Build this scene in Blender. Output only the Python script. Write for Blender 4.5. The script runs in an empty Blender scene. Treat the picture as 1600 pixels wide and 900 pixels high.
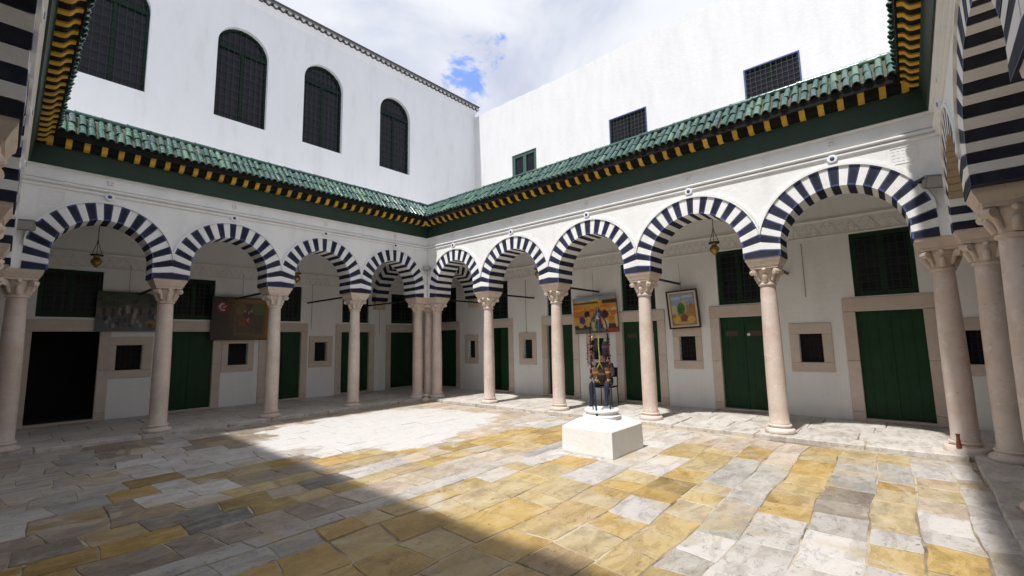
import bpy, bmesh, math, random
from mathutils import Vector, Matrix
R = math.radians
PI = math.pi
S = 1.15                      # everything below is laid out in 1/1.15 m and scaled once at the end
random.seed(7)
scene = bpy.context.scene
COL = scene.collection

# ------------------------------------------------------------------ camera
cam_d = bpy.data.cameras.new('camera')
cam = bpy.data.objects.new('camera', cam_d)
COL.objects.link(cam)
cam_d.sensor_width = 36.0
cam_d.lens = 36.0 * 700.68 / 1600.0
cam_d.clip_start = 0.02
cam_d.clip_end = 2000
YAW, PIT, ROL = 0.7244, 0.1174, -0.0192
fw = Vector((math.cos(YAW) * math.cos(PIT), math.sin(YAW) * math.cos(PIT), math.sin(PIT)))
rt = Vector((math.sin(YAW), -math.cos(YAW), 0))
up = rt.cross(fw)
rt2 = rt * math.cos(ROL) + up * math.sin(ROL)
up2 = -rt * math.sin(ROL) + up * math.cos(ROL)
M = Matrix((rt2, up2, -fw)).transposed().to_4x4()
M.translation = Vector((-7.245, -9.3065, 1.3495)) * S
cam.matrix_world = M
scene.camera = cam

# ------------------------------------------------------------------ sun, sky, exposure
SUN_DIR = Vector((2.195, -0.16, -4.5)).normalized()      # the way the light travels
sun_d = bpy.data.lights.new('sun', 'SUN')
sun_d.energy = 3.5
sun_d.angle = R(2.0)
sun_d.color = (1.0, 0.968, 0.92)
sun = bpy.data.objects.new('sun', sun_d)
COL.objects.link(sun)
sun.rotation_euler = SUN_DIR.to_track_quat('-Z', 'Y').to_euler()

world = bpy.data.worlds.new('World')
scene.world = world
world.use_nodes = True
wn, wl = world.node_tree.nodes, world.node_tree.links
wn.clear()
def wnode(t, **k):
    n = wn.new(t)
    for a, v in k.items():
        setattr(n, a, v)
    return n
w_out = wnode('ShaderNodeOutputWorld')
w_bg = wnode('ShaderNodeBackground')
w_bg.inputs['Strength'].default_value = 0.1
sky = wnode('ShaderNodeTexSky', sky_type='NISHITA', sun_disc=False)
sky.sun_elevation = math.asin(-SUN_DIR.z)
sky.sun_rotation = math.atan2(-SUN_DIR.x, -SUN_DIR.y)
sky.air_density = 1.3
sky.dust_density = 0.4
w_co = wnode('ShaderNodeTexCoord')
w_map = wnode('ShaderNodeMapping')
w_map.inputs['Scale'].default_value = (1, 1, 1.6)
wl.new(w_co.outputs['Generated'], w_map.inputs['Vector'])
def wnoise(scale, detail, rough, off=0.0):
    n = wnode('ShaderNodeTexNoise')
    n.inputs['Scale'].default_value = scale
    n.inputs['Detail'].default_value = detail
    n.inputs['Roughness'].default_value = rough
    n.inputs['Distortion'].default_value = 0.3
    if off:
        a = wnode('ShaderNodeVectorMath', operation='ADD')
        a.inputs[1].default_value = (off, off * 0.7, off * 1.3)
        wl.new(w_map.outputs[0], a.inputs[0])
        wl.new(a.outputs[0], n.inputs['Vector'])
    else:
        wl.new(w_map.outputs[0], n.inputs['Vector'])
    return n
def wmath(op, a, b=None, clamp=False):
    n = wnode('ShaderNodeMath', operation=op, use_clamp=clamp)
    for i, v in enumerate((a, b)):
        if v is None:
            continue
        if isinstance(v, (int, float)):
            n.inputs[i].default_value = v
        else:
            wl.new(v, n.inputs[i])
    return n.outputs[0]
def wramp(fac, a, b):
    n = wnode('ShaderNodeMapRange', interpolation_type='SMOOTHSTEP')
    n.inputs['From Min'].default_value = a
    n.inputs['From Max'].default_value = b
    wl.new(fac, n.inputs['Value'])
    return n.outputs[0]
shade = wramp(wnoise(2.3, 5, 0.55, 3.1).outputs['Fac'], 0.40, 0.66)
cloud_c = wnode('ShaderNodeMix', data_type='RGBA')
wl.new(shade, cloud_c.inputs[0])
cloud_c.inputs[6].default_value = (6.3, 6.45, 6.8, 1)
cloud_c.inputs[7].default_value = (4.1, 4.4, 5.4, 1)
# breaks in the cloud: wherever two noise fields run low together, one of them over the far corner of the court
gap_d = wnode('ShaderNodeVectorMath', operation='DISTANCE')
wl.new(w_co.outputs['Generated'], gap_d.inputs[0])
gap_d.inputs[1].default_value = (0.553, 0.63, 0.549)
gn = wnoise(9.0, 6, 0.62, 0.0).outputs['Fac']
gap = wmath('ADD', gap_d.outputs['Value'], wmath('MULTIPLY', wmath('SUBTRACT', gn, 0.5), 0.46))
gap_near = wramp(gap, 0.0, 0.055)
gap_far = wramp(wnoise(3.1, 7, 0.6, 7.7).outputs['Fac'], 0.25, 0.33)
cover = wmath('MULTIPLY', gap_near, gap_far)
hz = wnode('ShaderNodeMix', data_type='RGBA')
hz.inputs[0].default_value = 0.55
wl.new(sky.outputs[0], hz.inputs[6])
hz.inputs[7].default_value = (2.2, 3.6, 9.0, 1)
w_mix = wnode('ShaderNodeMix', data_type='RGBA')
wl.new(cover, w_mix.inputs[0])
wl.new(hz.outputs[2], w_mix.inputs[6])
wl.new(cloud_c.outputs[2], w_mix.inputs[7])
wl.new(w_mix.outputs[2], w_bg.inputs['Color'])
wl.new(w_bg.outputs[0], w_out.inputs[0])

vs = scene.view_settings
vs.view_transform = 'Standard'
vs.look = 'None'
vs.exposure = 0.58
vs.gamma = 1.0
vs.use_curve_mapping = False
scene.cycles.max_bounces = 8
scene.cycles.diffuse_bounces = 4
scene.cycles.use_adaptive_sampling = True
scene.cycles.adaptive_threshold = 0.02
scene.cycles.use_denoising = True

# ------------------------------------------------------------------ materials
def new_mat(name):
    m = bpy.data.materials.new(name)
    m.use_nodes = True
    nt = m.node_tree
    b = nt.nodes['Principled BSDF']
    return m, nt, b
def nd(nt, t, **k):
    n = nt.nodes.new(t)
    for a, v in k.items():
        setattr(n, a, v)
    return n
def noise(nt, vec, scale, detail=4, rough=0.55, dist=0.0):
    n = nd(nt, 'ShaderNodeTexNoise')
    n.inputs['Scale'].default_value = scale
    n.inputs['Detail'].default_value = detail
    n.inputs['Roughness'].default_value = rough
    n.inputs['Distortion'].default_value = dist
    nt.links.new(vec, n.inputs['Vector'])
    return n.outputs['Fac']
def rng(nt, v, a, b, c=0.0, d=1.0):
    n = nd(nt, 'ShaderNodeMapRange')
    n.inputs['From Min'].default_value = a
    n.inputs['From Max'].default_value = b
    n.inputs['To Min'].default_value = c
    n.inputs['To Max'].default_value = d
    nt.links.new(v, n.inputs['Value'])
    return n.outputs[0]
def mix(nt, f, a, b, mode='MIX'):
    n = nd(nt, 'ShaderNodeMix', data_type='RGBA', blend_type=mode)
    for i, v in ((0, f), (6, a), (7, b)):
        if isinstance(v, (int, float)):
            n.inputs[i].default_value = v
        elif isinstance(v, tuple):
            n.inputs[i].default_value = (*v, 1) if len(v) == 3 else v
        else:
            nt.links.new(v, n.inputs[i])
    return n.outputs[2]
def wpos(nt):
    return nd(nt, 'ShaderNodeNewGeometry').outputs['Position']
def opos(nt):
    return nd(nt, 'ShaderNodeTexCoord').outputs['Object']
def bump(nt, b, h, strength, dist=0.01):
    n = nd(nt, 'ShaderNodeBump')
    n.inputs['Strength'].default_value = strength
    n.inputs['Distance'].default_value = dist
    nt.links.new(h, n.inputs['Height'])
    nt.links.new(n.outputs[0], b.inputs['Normal'])
def rand(nt):
    return nd(nt, 'ShaderNodeObjectInfo').outputs['Random']

def mat_plaster(name, c1, c2, stain, stain_amt=0.5):
    m, nt, b = new_mat(name)
    p = wpos(nt)
    mp = nd(nt, 'ShaderNodeMapping')
    mp.inputs['Scale'].default_value = (1.6, 1.6, 0.4)
    nt.links.new(p, mp.inputs['Vector'])
    f = noise(nt, mp.outputs[0], 1.9, 5, 0.66)
    c = mix(nt, rng(nt, f, 0.35, 0.6), c1, c2)
    c = mix(nt, rng(nt, f, 0.55, 0.76, 0, stain_amt), c, stain)
    h = noise(nt, p, 11, 3, 0.62)
    c = mix(nt, rng(nt, h, 0.68, 0.76, 0, 0.4), c, stain)
    nt.links.new(c, b.inputs['Base Color'])
    b.inputs['Roughness'].default_value = 0.85
    bump(nt, b, h, 0.4, 0.014)
    return m
def mat_simple(name, c, rough=0.5, c2=None, scale=6, metal=0.0, bmp=0.0, spec=None, vary=0.0):
    m, nt, b = new_mat(name)
    p = opos(nt)
    col = c
    if c2:
        col = mix(nt, rng(nt, noise(nt, p, scale, 5, 0.6), 0.35, 0.68), c, c2)
    if vary:
        v = rng(nt, rand(nt), 0, 1, 1 - vary, 1 + vary)
        cc = nd(nt, 'ShaderNodeCombineColor')
        for i in range(3):
            nt.links.new(v, cc.inputs[i])
        col = mix(nt, 1.0, col, cc.outputs[0], 'MULTIPLY')
    if isinstance(col, tuple):
        b.inputs['Base Color'].default_value = (*col, 1)
    else:
        nt.links.new(col, b.inputs['Base Color'])
    b.inputs['Roughness'].default_value = rough
    b.inputs['Metallic'].default_value = metal
    if spec is not None:
        b.inputs['Specular IOR Level'].default_value = spec
    if bmp:
        bump(nt, b, noise(nt, p, scale * 4, 5, 0.6), bmp, 0.01)
    return m
def mat_marble(name, c1, c2, vein, dirt, rough=0.45):
    m, nt, b = new_mat(name)
    p = wpos(nt)
    c = mix(nt, rng(nt, noise(nt, p, 2.6, 4, 0.62, 0.6), 0.35, 0.66), c1, c2)
    c = mix(nt, rng(nt, noise(nt, p, 7, 4, 0.7, 1.2), 0.54, 0.70, 0, 0.8), c, vein)
    c = mix(nt, rng(nt, noise(nt, p, 16, 4, 0.7), 0.60, 0.76, 0, 0.75), c, dirt)
    r = rand(nt)
    c = mix(nt, rng(nt, r, 0, 1, 0, 0.5), c, mix(nt, 1.0, c, (0.80, 0.74, 0.68), 'MULTIPLY'))
    nt.links.new(c, b.inputs['Base Color'])
    b.inputs['Roughness'].default_value = rough
    bump(nt, b, noise(nt, p, 26, 3, 0.65), 0.35, 0.01)
    return m

M_PLASTER = mat_plaster('lime_plaster', (0.80, 0.80, 0.79), (0.76, 0.76, 0.755), (0.60, 0.585, 0.55), 0.32)
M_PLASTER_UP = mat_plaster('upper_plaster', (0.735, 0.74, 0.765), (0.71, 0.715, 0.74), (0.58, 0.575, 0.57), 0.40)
M_PLASTER_UB = mat_plaster('sun_dimmed_upper_plaster', (0.635, 0.635, 0.64), (0.605, 0.605, 0.61), (0.53, 0.52, 0.50), 0.35)  # upper plaster darkened in colour so the sunlit right wall does not burn out
M_PLASTER_IN = mat_plaster('gallery_plaster', (0.82, 0.82, 0.81), (0.79, 0.79, 0.78), (0.64, 0.62, 0.58), 0.30)
M_STUCCO = mat_plaster('carved_stucco', (0.78, 0.76, 0.73), (0.72, 0.70, 0.67), (0.55, 0.52, 0.47), 0.45)
M_VWHITE = mat_plaster('white_voussoir_paint', (0.80, 0.80, 0.79), (0.75, 0.75, 0.74), (0.58, 0.56, 0.52), 0.30)
M_VDARK = mat_simple('dark_voussoir_paint', (0.011, 0.013, 0.026), 0.75, (0.028, 0.032, 0.054), 5, bmp=0.15, vary=0.3, spec=0.25)
M_VBLUE = mat_simple('blue_voussoir_edge', (0.035, 0.048, 0.17), 0.6, (0.06, 0.08, 0.24), 9)
M_BLUE = mat_simple('blue_paint', (0.03, 0.045, 0.20), 0.5)
M_MARBLE = mat_marble('pink_marble', (0.69, 0.605, 0.555), (0.59, 0.475, 0.415), (0.75, 0.70, 0.655), (0.38, 0.27, 0.21))
M_CAPITAL = mat_marble('carved_marble', (0.66, 0.575, 0.50), (0.60, 0.50, 0.43), (0.52, 0.41, 0.32), (0.30, 0.22, 0.16), 0.6)
M_FRAME = mat_marble('door_frame_stone', (0.64, 0.55, 0.485), (0.58, 0.485, 0.42), (0.67, 0.60, 0.55), (0.40, 0.33, 0.28), 0.6)
M_DOOR = mat_simple('green_door_paint', (0.006, 0.044, 0.013), 0.55, (0.005, 0.033, 0.010), 4, bmp=0.1, spec=0.3)
M_GREEN = mat_simple('dark_green_paint', (0.004, 0.018, 0.010), 0.7, (0.006, 0.025, 0.014), 3, bmp=0.1, spec=0.2)
M_FASCIA = mat_simple('fascia_green_paint', (0.005, 0.024, 0.012), 0.6, (0.008, 0.033, 0.017), 2.5, bmp=0.12)
M_BEIGE = mat_plaster('bare_stone_soffit', (0.42, 0.33, 0.21), (0.36, 0.27, 0.17), (0.20, 0.14, 0.08), 0.6)
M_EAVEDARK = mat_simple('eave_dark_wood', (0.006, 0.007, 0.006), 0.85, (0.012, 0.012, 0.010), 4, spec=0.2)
M_YELLOW = mat_simple('yellow_corbel_paint', (0.66, 0.40, 0.03), 0.6, (0.52, 0.29, 0.02), 14, vary=0.15)
M_IRON = mat_simple('black_iron', (0.012, 0.012, 0.013), 0.5, metal=0.3)
M_GRILLE = mat_simple('grille_paint', (0.010, 0.014, 0.015), 0.6)
M_VOID = mat_simple('dark_room', (0.015, 0.014, 0.013), 0.95)  # near-black colour paints in the darkness of unlit interiors
M_RUST = mat_simple('rusty_iron', (0.20, 0.055, 0.02), 0.8, (0.12, 0.035, 0.015), 30)
M_BRASS = mat_simple('aged_brass', (0.42, 0.29, 0.08), 0.38, (0.26, 0.17, 0.05), 12, metal=0.75)
M_GREYMETAL = mat_simple('grey_lamp_housing', (0.20, 0.20, 0.19), 0.5, (0.13, 0.13, 0.125), 9)
M_LAMPGLASS = mat_simple('lamp_glass', (0.38, 0.38, 0.35), 0.15)
def mat_glass():
    m, nt, b = new_mat('dark_window_glass')
    b.inputs['Base Color'].default_value = (0.012, 0.013, 0.018, 1)
    b.inputs['Specular IOR Level'].default_value = 0.25
    b.inputs['Roughness'].default_value = 0.22
    return m
M_GLASS = mat_glass()
def mat_tile():
    m, nt, b = new_mat('green_glazed_tile')
    r = rand(nt)
    p = opos(nt)
    ramp = nd(nt, 'ShaderNodeValToRGB')
    e = ramp.color_ramp.elements
    e[0].position, e[0].color = 0.0, (0.014, 0.048, 0.044, 1)
    e[1].position, e[1].color = 1.0, (0.10, 0.18, 0.125, 1)
    for pos, c in ((0.3, (0.022, 0.070, 0.058)), (0.55, (0.034, 0.092, 0.072)), (0.75, (0.026, 0.056, 0.066)), (0.88, (0.06, 0.13, 0.09))):
        x = ramp.color_ramp.elements.new(pos)
        x.color = (*c, 1)
    nt.links.new(r, ramp.inputs[0])
    w = wpos(nt)
    c = mix(nt, rng(nt, noise(nt, w, 9, 6, 0.65), 0.45, 0.75, 0, 0.6), ramp.outputs[0], (0.13, 0.21, 0.16))
    c = mix(nt, rng(nt, noise(nt, w, 34, 4, 0.65), 0.63, 0.72, 0, 0.7), c, (0.20, 0.15, 0.085))
    nt.links.new(c, b.inputs['Base Color'])
    nt.links.new(rng(nt, noise(nt, w, 18, 2, 0.6), 0.3, 0.7, 0.10, 0.34), b.inputs['Roughness'])
    bump(nt, b, noise(nt, w, 14, 3, 0.5), 0.2, 0.01)
    return m
M_TILE = mat_tile()
M_BED = mat_simple('tile_bedding_mortar', (0.055, 0.060, 0.045), 0.9, (0.10, 0.085, 0.055), 10)
def mat_stone(name, lime):
    m, nt, b = new_mat(name)
    oi = nd(nt, 'ShaderNodeAttribute', attribute_name='tint')
    base = oi.outputs['Color']
    p = wpos(nt)
    # every slab takes its own slice of the grain
    off = nd(nt, 'ShaderNodeVectorMath', operation='MULTIPLY_ADD')
    cv = nd(nt, 'ShaderNodeCombineXYZ')
    nt.links.new(oi.outputs['Alpha'], cv.inputs[2])
    off.inputs[1].default_value = (37, 37, 37)
    nt.links.new(cv.outputs[0], off.inputs[0]); nt.links.new(p, off.inputs[2])
    q = off.outputs[0]
    st = nd(nt, 'ShaderNodeMapping')
    st.inputs['Scale'].default_value = (1.0, 2.4, 1.0)
    nt.links.new(q, st.inputs['Vector'])
    big = noise(nt, st.outputs[0], 2.4, 5, 0.68, 0.7)
    fine = noise(nt, q, 13, 6, 0.76, 0.6)
    c = mix(nt, rng(nt, big, 0.33, 0.52, 0.8, 0.0), base, mix(nt, 1.0, base, (0.60, 0.56, 0.52), 'MULTIPLY'))
    c = mix(nt, rng(nt, big, 0.54, 0.72, 0, 0.6), c, mix(nt, 0.4, base, (0.60, 0.55, 0.47)))
    c = mix(nt, rng(nt, fine, 0.575, 0.69, 0, 0.9), c, mix(nt, 1.0, base, (0.27, 0.25, 0.21), 'MULTIPLY'))
    c = mix(nt, rng(nt, fine, 0.30, 0.42, 0.45, 0.0), c, mix(nt, 0.5, base, (0.60, 0.57, 0.52)))
    ab = nd(nt, 'ShaderNodeMath', operation='SUBTRACT')
    nt.links.new(big, ab.inputs[0]); ab.inputs[1].default_value = 0.47
    ab2 = nd(nt, 'ShaderNodeMath', operation='ABSOLUTE')
    nt.links.new(ab.outputs[0], ab2.inputs[0])
    c = mix(nt, rng(nt, ab2.outputs[0], 0.0, 0.009, 0.55, 0.0), c, mix(nt, 1.0, base, (0.30, 0.27, 0.23), 'MULTIPLY'))
    # trodden lime and cement smears lying over stones and joints alike
    smear = noise(nt, p, 1.35, 6, 0.72, 0.8)
    c = mix(nt, rng(nt, smear, 0.57, 0.70, 0, 0.75), c, (0.50, 0.455, 0.40))
    c = mix(nt, rng(nt, smear, 0.30, 0.42, 0.55, 0.0), c, mix(nt, 1.0, c, (0.55, 0.50, 0.44), 'MULTIPLY'))
    och = noise(nt, p, 0.85, 5, 0.7, 0.5)
    c = mix(nt, rng(nt, och, 0.52, 0.66, 0, 0.5 if lime else 0.15), c, (0.46, 0.325, 0.125))
    c = mix(nt, rng(nt, och, 0.34, 0.44, 0.30, 0.0), c, (0.48, 0.45, 0.41))
    if lime:
        v = nd(nt, 'ShaderNodeVectorMath', operation='SUBTRACT')
        nt.links.new(p, v.inputs[0]); v.inputs[1].default_value = (-2.75 * S, -2.4 * S, -0.1 * S)
        d = nd(nt, 'ShaderNodeVectorMath', operation='MULTIPLY')
        nt.links.new(v.outputs[0], d.inputs[0]); d.inputs[1].default_value = (1 / (2.0 * S), 1 / (1.75 * S), 0)
        ln = nd(nt, 'ShaderNodeVectorMath', operation='LENGTH')
        nt.links.new(d.outputs[0], ln.inputs[0])
        sk = nd(nt, 'ShaderNodeMath', operation='MULTIPLY_ADD')
        nt.links.new(noise(nt, p, 1.2, 6, 0.66), sk.inputs[0]); sk.inputs[1].default_value = 1.25; nt.links.new(ln.outputs['Value'], sk.inputs[2])
        f = rng(nt, sk.outputs[0], 1.55, 1.64, 1.0, 0.0)
        wear = rng(nt, fine, 0.58, 0.68, 1.0, 0.45)
        fm = nd(nt, 'ShaderNodeMath', operation='MULTIPLY')
        nt.links.new(f, fm.inputs[0]); nt.links.new(wear, fm.inputs[1])
        c = mix(nt, fm.outputs[0], c, (0.55, 0.535, 0.52))
    nt.links.new(c, b.inputs['Base Color'])
    nt.links.new(rng(nt, big, 0.3, 0.7, 0.45, 0.72), b.inputs['Roughness'])
    hh = nd(nt, 'ShaderNodeMath', operation='MULTIPLY_ADD')
    nt.links.new(big, hh.inputs[0]); hh.inputs[1].default_value = 2.0
    nt.links.new(fine, hh.inputs[2])
    bump(nt, b, hh.outputs[0], 0.6, 0.012)
    return m
M_STONE = mat_stone('court_paving_stone', True)
M_SLAB = mat_stone('gallery_slab_marble', False)
def mat_mortar():
    m, nt, b = new_mat('mortar')
    p = wpos(nt)
    c = mix(nt, rng(nt, noise(nt, p, 0.8, 4, 0.65), 0.40, 0.58), (0.20, 0.16, 0.115), (0.46, 0.39, 0.29))
    c = mix(nt, rng(nt, noise(nt, p, 3.5, 5, 0.7), 0.54, 0.64, 0, 0.9), c, (0.085, 0.075, 0.06))
    nt.links.new(c, b.inputs['Base Color'])
    b.inputs['Roughness'].default_value = 0.9
    bump(nt, b, noise(nt, p, 24, 4, 0.6), 0.6, 0.01)
    return m
M_MORTAR = mat_mortar()
def mat_vcol():
    m, nt, b = new_mat('oil_paint')
    a = nd(nt, 'ShaderNodeAttribute', attribute_name='paint')
    p = opos(nt)
    c = mix(nt, rng(nt, noise(nt, p, 30, 4, 0.6), 0.4, 0.7, 0, 0.25), a.outputs['Color'], mix(nt, 1.0, a.outputs['Color'], (0.5, 0.5, 0.5), 'MULTIPLY'))
    nt.links.new(c, b.inputs['Base Color'])
    b.inputs['Roughness'].default_value = 0.45
    bump(nt, b, noise(nt, p, 60, 4, 0.6), 0.3, 0.005)
    return m
M_PAINT = mat_vcol()

# ------------------------------------------------------------------ mesh helpers
class MB:
    def __init__(self):
        self.v, self.f, self.m = [], [], []
    def add(self, vs, fs, mi=0):
        o = len(self.v)
        self.v += [tuple(x) for x in vs]
        self.f += [tuple(i + o for i in f) for f in fs]
        self.m += [mi] * len(fs)
        return self
    def quad(self, a, b, c, d, mi=0):
        return self.add((a, b, c, d), ((0, 1, 2, 3),), mi)
    def box(self, x0, x1, y0, y1, z0, z1, c=0.0, mi=0):
        if x0 > x1: x0, x1 = x1, x0
        if y0 > y1: y0, y1 = y1, y0
        if z0 > z1: z0, z1 = z1, z0
        if c <= 0:
            vs = [(x, y, z) for z in (z0, z1) for y in (y0, y1) for x in (x0, x1)]
            return self.add(vs, ((0, 2, 3, 1), (4, 5, 7, 6), (0, 1, 5, 4), (2, 6, 7, 3), (0, 4, 6, 2), (1, 3, 7, 5)), mi)
        bm = bmesh.new()
        bmesh.ops.create_cube(bm, size=1.0)
        for v in bm.verts:
            v.co = Vector(((x0 + x1) / 2 + v.co.x * (x1 - x0), (y0 + y1) / 2 + v.co.y * (y1 - y0), (z0 + z1) / 2 + v.co.z * (z1 - z0)))
        bmesh.ops.bevel(bm, geom=bm.edges[:], offset=c, segments=1, affect='EDGES', profile=0.5)
        bm.verts.ensure_lookup_table()
        self.add([v.co[:] for v in bm.verts], [[v.index for v in f.verts] for f in bm.faces], mi)
        bm.free()
        return self
    def prism(self, poly, f0, f1, mi=0):
        """poly: 2-D points; f0/f1 map a 2-D point to the 3-D point of either end"""
        n = len(poly)
        vs = [f0(p) for p in poly] + [f1(p) for p in poly]
        fs = [tuple(range(n - 1, -1, -1)), tuple(range(n, 2 * n))] + [(i, (i + 1) % n, n + (i + 1) % n, n + i) for i in range(n)]
        return self.add(vs, fs, mi)
    def lathe(self, prof, n=20, cx=0, cy=0, mi=0, rot=0.0):
        vs, fs = [], []
        for r, z in prof:
            for i in range(n):
                a = 2 * PI * i / n + rot
                vs.append((cx + r * math.cos(a), cy + r * math.sin(a), z))
        for k in range(len(prof) - 1):
            for i in range(n):
                j = (i + 1) % n
                fs.append((k * n + i, k * n + j, (k + 1) * n + j, (k + 1) * n + i))
        fs.append(tuple(range(n - 1, -1, -1)))
        t = (len(prof) - 1) * n
        fs.append(tuple(range(t, t + n)))
        return self.add(vs, fs, mi)
    def tube(self, pts, r, n=8, mi=0, caps=True):
        pts = [Vector(p) for p in pts]
        rs = r if isinstance(r, (list, tuple)) else [r] * len(pts)
        vs, fs = [], []
        ref = Vector((0, 0, 1))
        for i, p in enumerate(pts):
            d = (pts[min(i + 1, len(pts) - 1)] - pts[max(i - 1, 0)])
            d = d.normalized() if d.length > 1e-9 else Vector((0, 0, 1))
            rf = ref if abs(d.dot(ref)) < 0.95 else Vector((1, 0, 0))
            a = d.cross(rf).normalized(); b = d.cross(a)
            for k in range(n):
                t = 2 * PI * k / n
                vs.append(p + (a * math.cos(t) + b * math.sin(t)) * rs[i])
        for i in range(len(pts) - 1):
            for k in range(n):
                l = (k + 1) % n
                fs.append((i * n + k, i * n + l, (i + 1) * n + l, (i + 1) * n + k))
        if caps:
            fs.append(tuple(range(n - 1, -1, -1)))
            t = (len(pts) - 1) * n
            fs.append(tuple(range(t, t + n)))
        return self.add(vs, fs, mi)
    def ball(self, c, r, seg=10, rings=6, mi=0, sq=(1, 1, 1), jit=0.0):
        vs, fs = [], []
        for i in range(1, rings):
            for k in range(seg):
                t, a = PI * i / rings, 2 * PI * k / seg
                q = r * (1 + random.uniform(-jit, jit))
                vs.append((c[0] + q * sq[0] * math.sin(t) * math.cos(a), c[1] + q * sq[1] * math.sin(t) * math.sin(a), c[2] + q * sq[2] * math.cos(t)))
        top, bot = len(vs), len(vs) + 1
        vs += [(c[0], c[1], c[2] + r * sq[2]), (c[0], c[1], c[2] - r * sq[2])]
        for i in range(rings - 2):
            for k in range(seg):
                l = (k + 1) % seg
                fs.append((i * seg + k, (i + 1) * seg + k, (i + 1) * seg + l, i * seg + l))
        for k in range(seg):
            l = (k + 1) % seg
            fs.append((top, k, l)); fs.append((bot, (rings - 2) * seg + l, (rings - 2) * seg + k))
        return self.add(vs, fs, mi)
    def mesh(self, name, mats, smooth=False, fix=True, angle=38):
        me = bpy.data.meshes.new(name)
        me.from_pydata(self.v, [], self.f)
        for m in (mats if isinstance(mats, (list, tuple)) else [mats]):
            me.materials.append(m)
        me.polygons.foreach_set('material_index', self.m)
        if fix:
            bm = bmesh.new(); bm.from_mesh(me)
            bmesh.ops.recalc_face_normals(bm, faces=bm.faces[:])
            bm.to_mesh(me); bm.free()
        if smooth:
            me.polygons.foreach_set('use_smooth', [True] * len(me.polygons))
            me.set_sharp_from_angle(angle=R(angle))
        me.update()
        return me
    def build(self, name, mats, parent=None, loc=(0, 0, 0), rotz=0.0, smooth=False, fix=True, angle=38):
        return link(name, self.mesh(name, mats, smooth, fix, angle), parent, loc, rotz)

def link(name, me, parent=None, loc=(0, 0, 0), rotz=0.0):
    o = bpy.data.objects.new(name, me)
    COL.objects.link(o)
    o.location = loc
    if rotz:
        o.rotation_euler = (0, 0, rotz)
    o.parent = parent
    return o
def empty(name, loc=(0, 0, 0), rotz=0.0, parent=None):
    o = bpy.data.objects.new(name, None)
    o.empty_display_size = 0.1
    COL.objects.link(o)
    o.location = loc
    o.rotation_euler = (0, 0, rotz)
    o.parent = parent
    return o
def tag(o, label=None, cat=None, group=None, kind=None):
    for k, v in (('label', label), ('category', cat), ('group', group), ('kind', kind)):
        if v:
            o[k] = v
    return o

# ------------------------------------------------------------------ the four sides of the court
BA = 0.0157
LX, LY = 7.5056, 9.987
uB = Vector((math.sin(BA), -math.cos(BA), 0))
nB = Vector((math.cos(BA), math.sin(BA), 0))
PBD = uB * LY
class Side:
    def __init__(s, key, origin, phi, m, cols, length, gal, step):
        s.key, s.o, s.phi, s.m, s.cols, s.len, s.gal, s.step = key, origin, phi, m, cols, length, gal, step
    def root(s, name):
        return empty(name, s.o, s.phi)
A = Side('a', (0, 0, 0), PI, 1, [0.337, 2.061, 3.761, 5.486, 7.168], LX, 2.40, 0.20)
B = Side('b', (0, 0, 0), PI / 2 + BA, -1, [0.337, 2.138, 4.018, 5.884, 7.788, 9.650], LY, 1.70, 0.30)
C = Side('c', (-LX, 0, 0), -PI / 2, 1, [0.337, 2.05, 4.05, 5.92, 7.79, 9.650], LY, 2.00, 0.18)
D = Side('d', tuple(PBD), 0.0, -1, [0.29, 2.197, 4.80, 7.330], 7.66, 2.00, 0.30)
SIDES = (A, B, C, D)
WHERE = {'a': 'the shaded far left side', 'b': 'the sunlit right side', 'c': 'the near left edge', 'd': 'the near right edge'}

FACE = 0.235
ZCAP, ZTOP, ZV = 2.47, 3.98, 2.79
def arch_geom(half):
    zc = (3.56 ** 2 - half ** 2 - ZV ** 2) / (2 * (3.56 - ZV))
    re = 3.56 - zc
    return zc, re, re - 0.262
H0 = 0.93
def intr_pt(t, half, zc, ri):
    if half > 1.0:
        g = arch_geom(H0)
        x, z = intr_pt(t, H0, g[0], g[2])
        return (x * half / H0, z)
    return intr_std(t, half, zc, ri)
def intr_std(t, half, zc, ri):
    """t 0..1 along the left half of the intrados, from capital to crown"""
    st = zc - ZCAP
    L = st + ri * PI / 2
    d = t * L
    if d < st:
        return (-ri, ZCAP + d)
    a = (d - st) / ri
    return (-ri * math.cos(a), zc + ri * math.sin(a))
def extr_pt(t, half, zc, re):
    if half > 1.0:
        g = arch_geom(H0)
        x, z = extr_std(t, H0, g[0], g[1])
        return (x * half / H0, z)
    return extr_std(t, half, zc, re)
def extr_std(t, half, zc, re):
    st = ZV - ZCAP
    a0 = math.asin(max(-1, min(1, (ZV - zc) / re)))
    L = st + re * (PI / 2 - a0)
    d = t * L
    if d < st:
        return (-half, ZCAP + d)
    a = a0 + (d - st) / re
    return (-re * math.cos(a), zc + re * math.sin(a))
NV = 29
def full(fn, t, *a):
    """t 0..1 over the whole arch"""
    if t <= 0.5:
        return fn(2 * t, *a)
    x, z = fn(2 * (1 - t), *a)
    return (-x, z)
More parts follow.
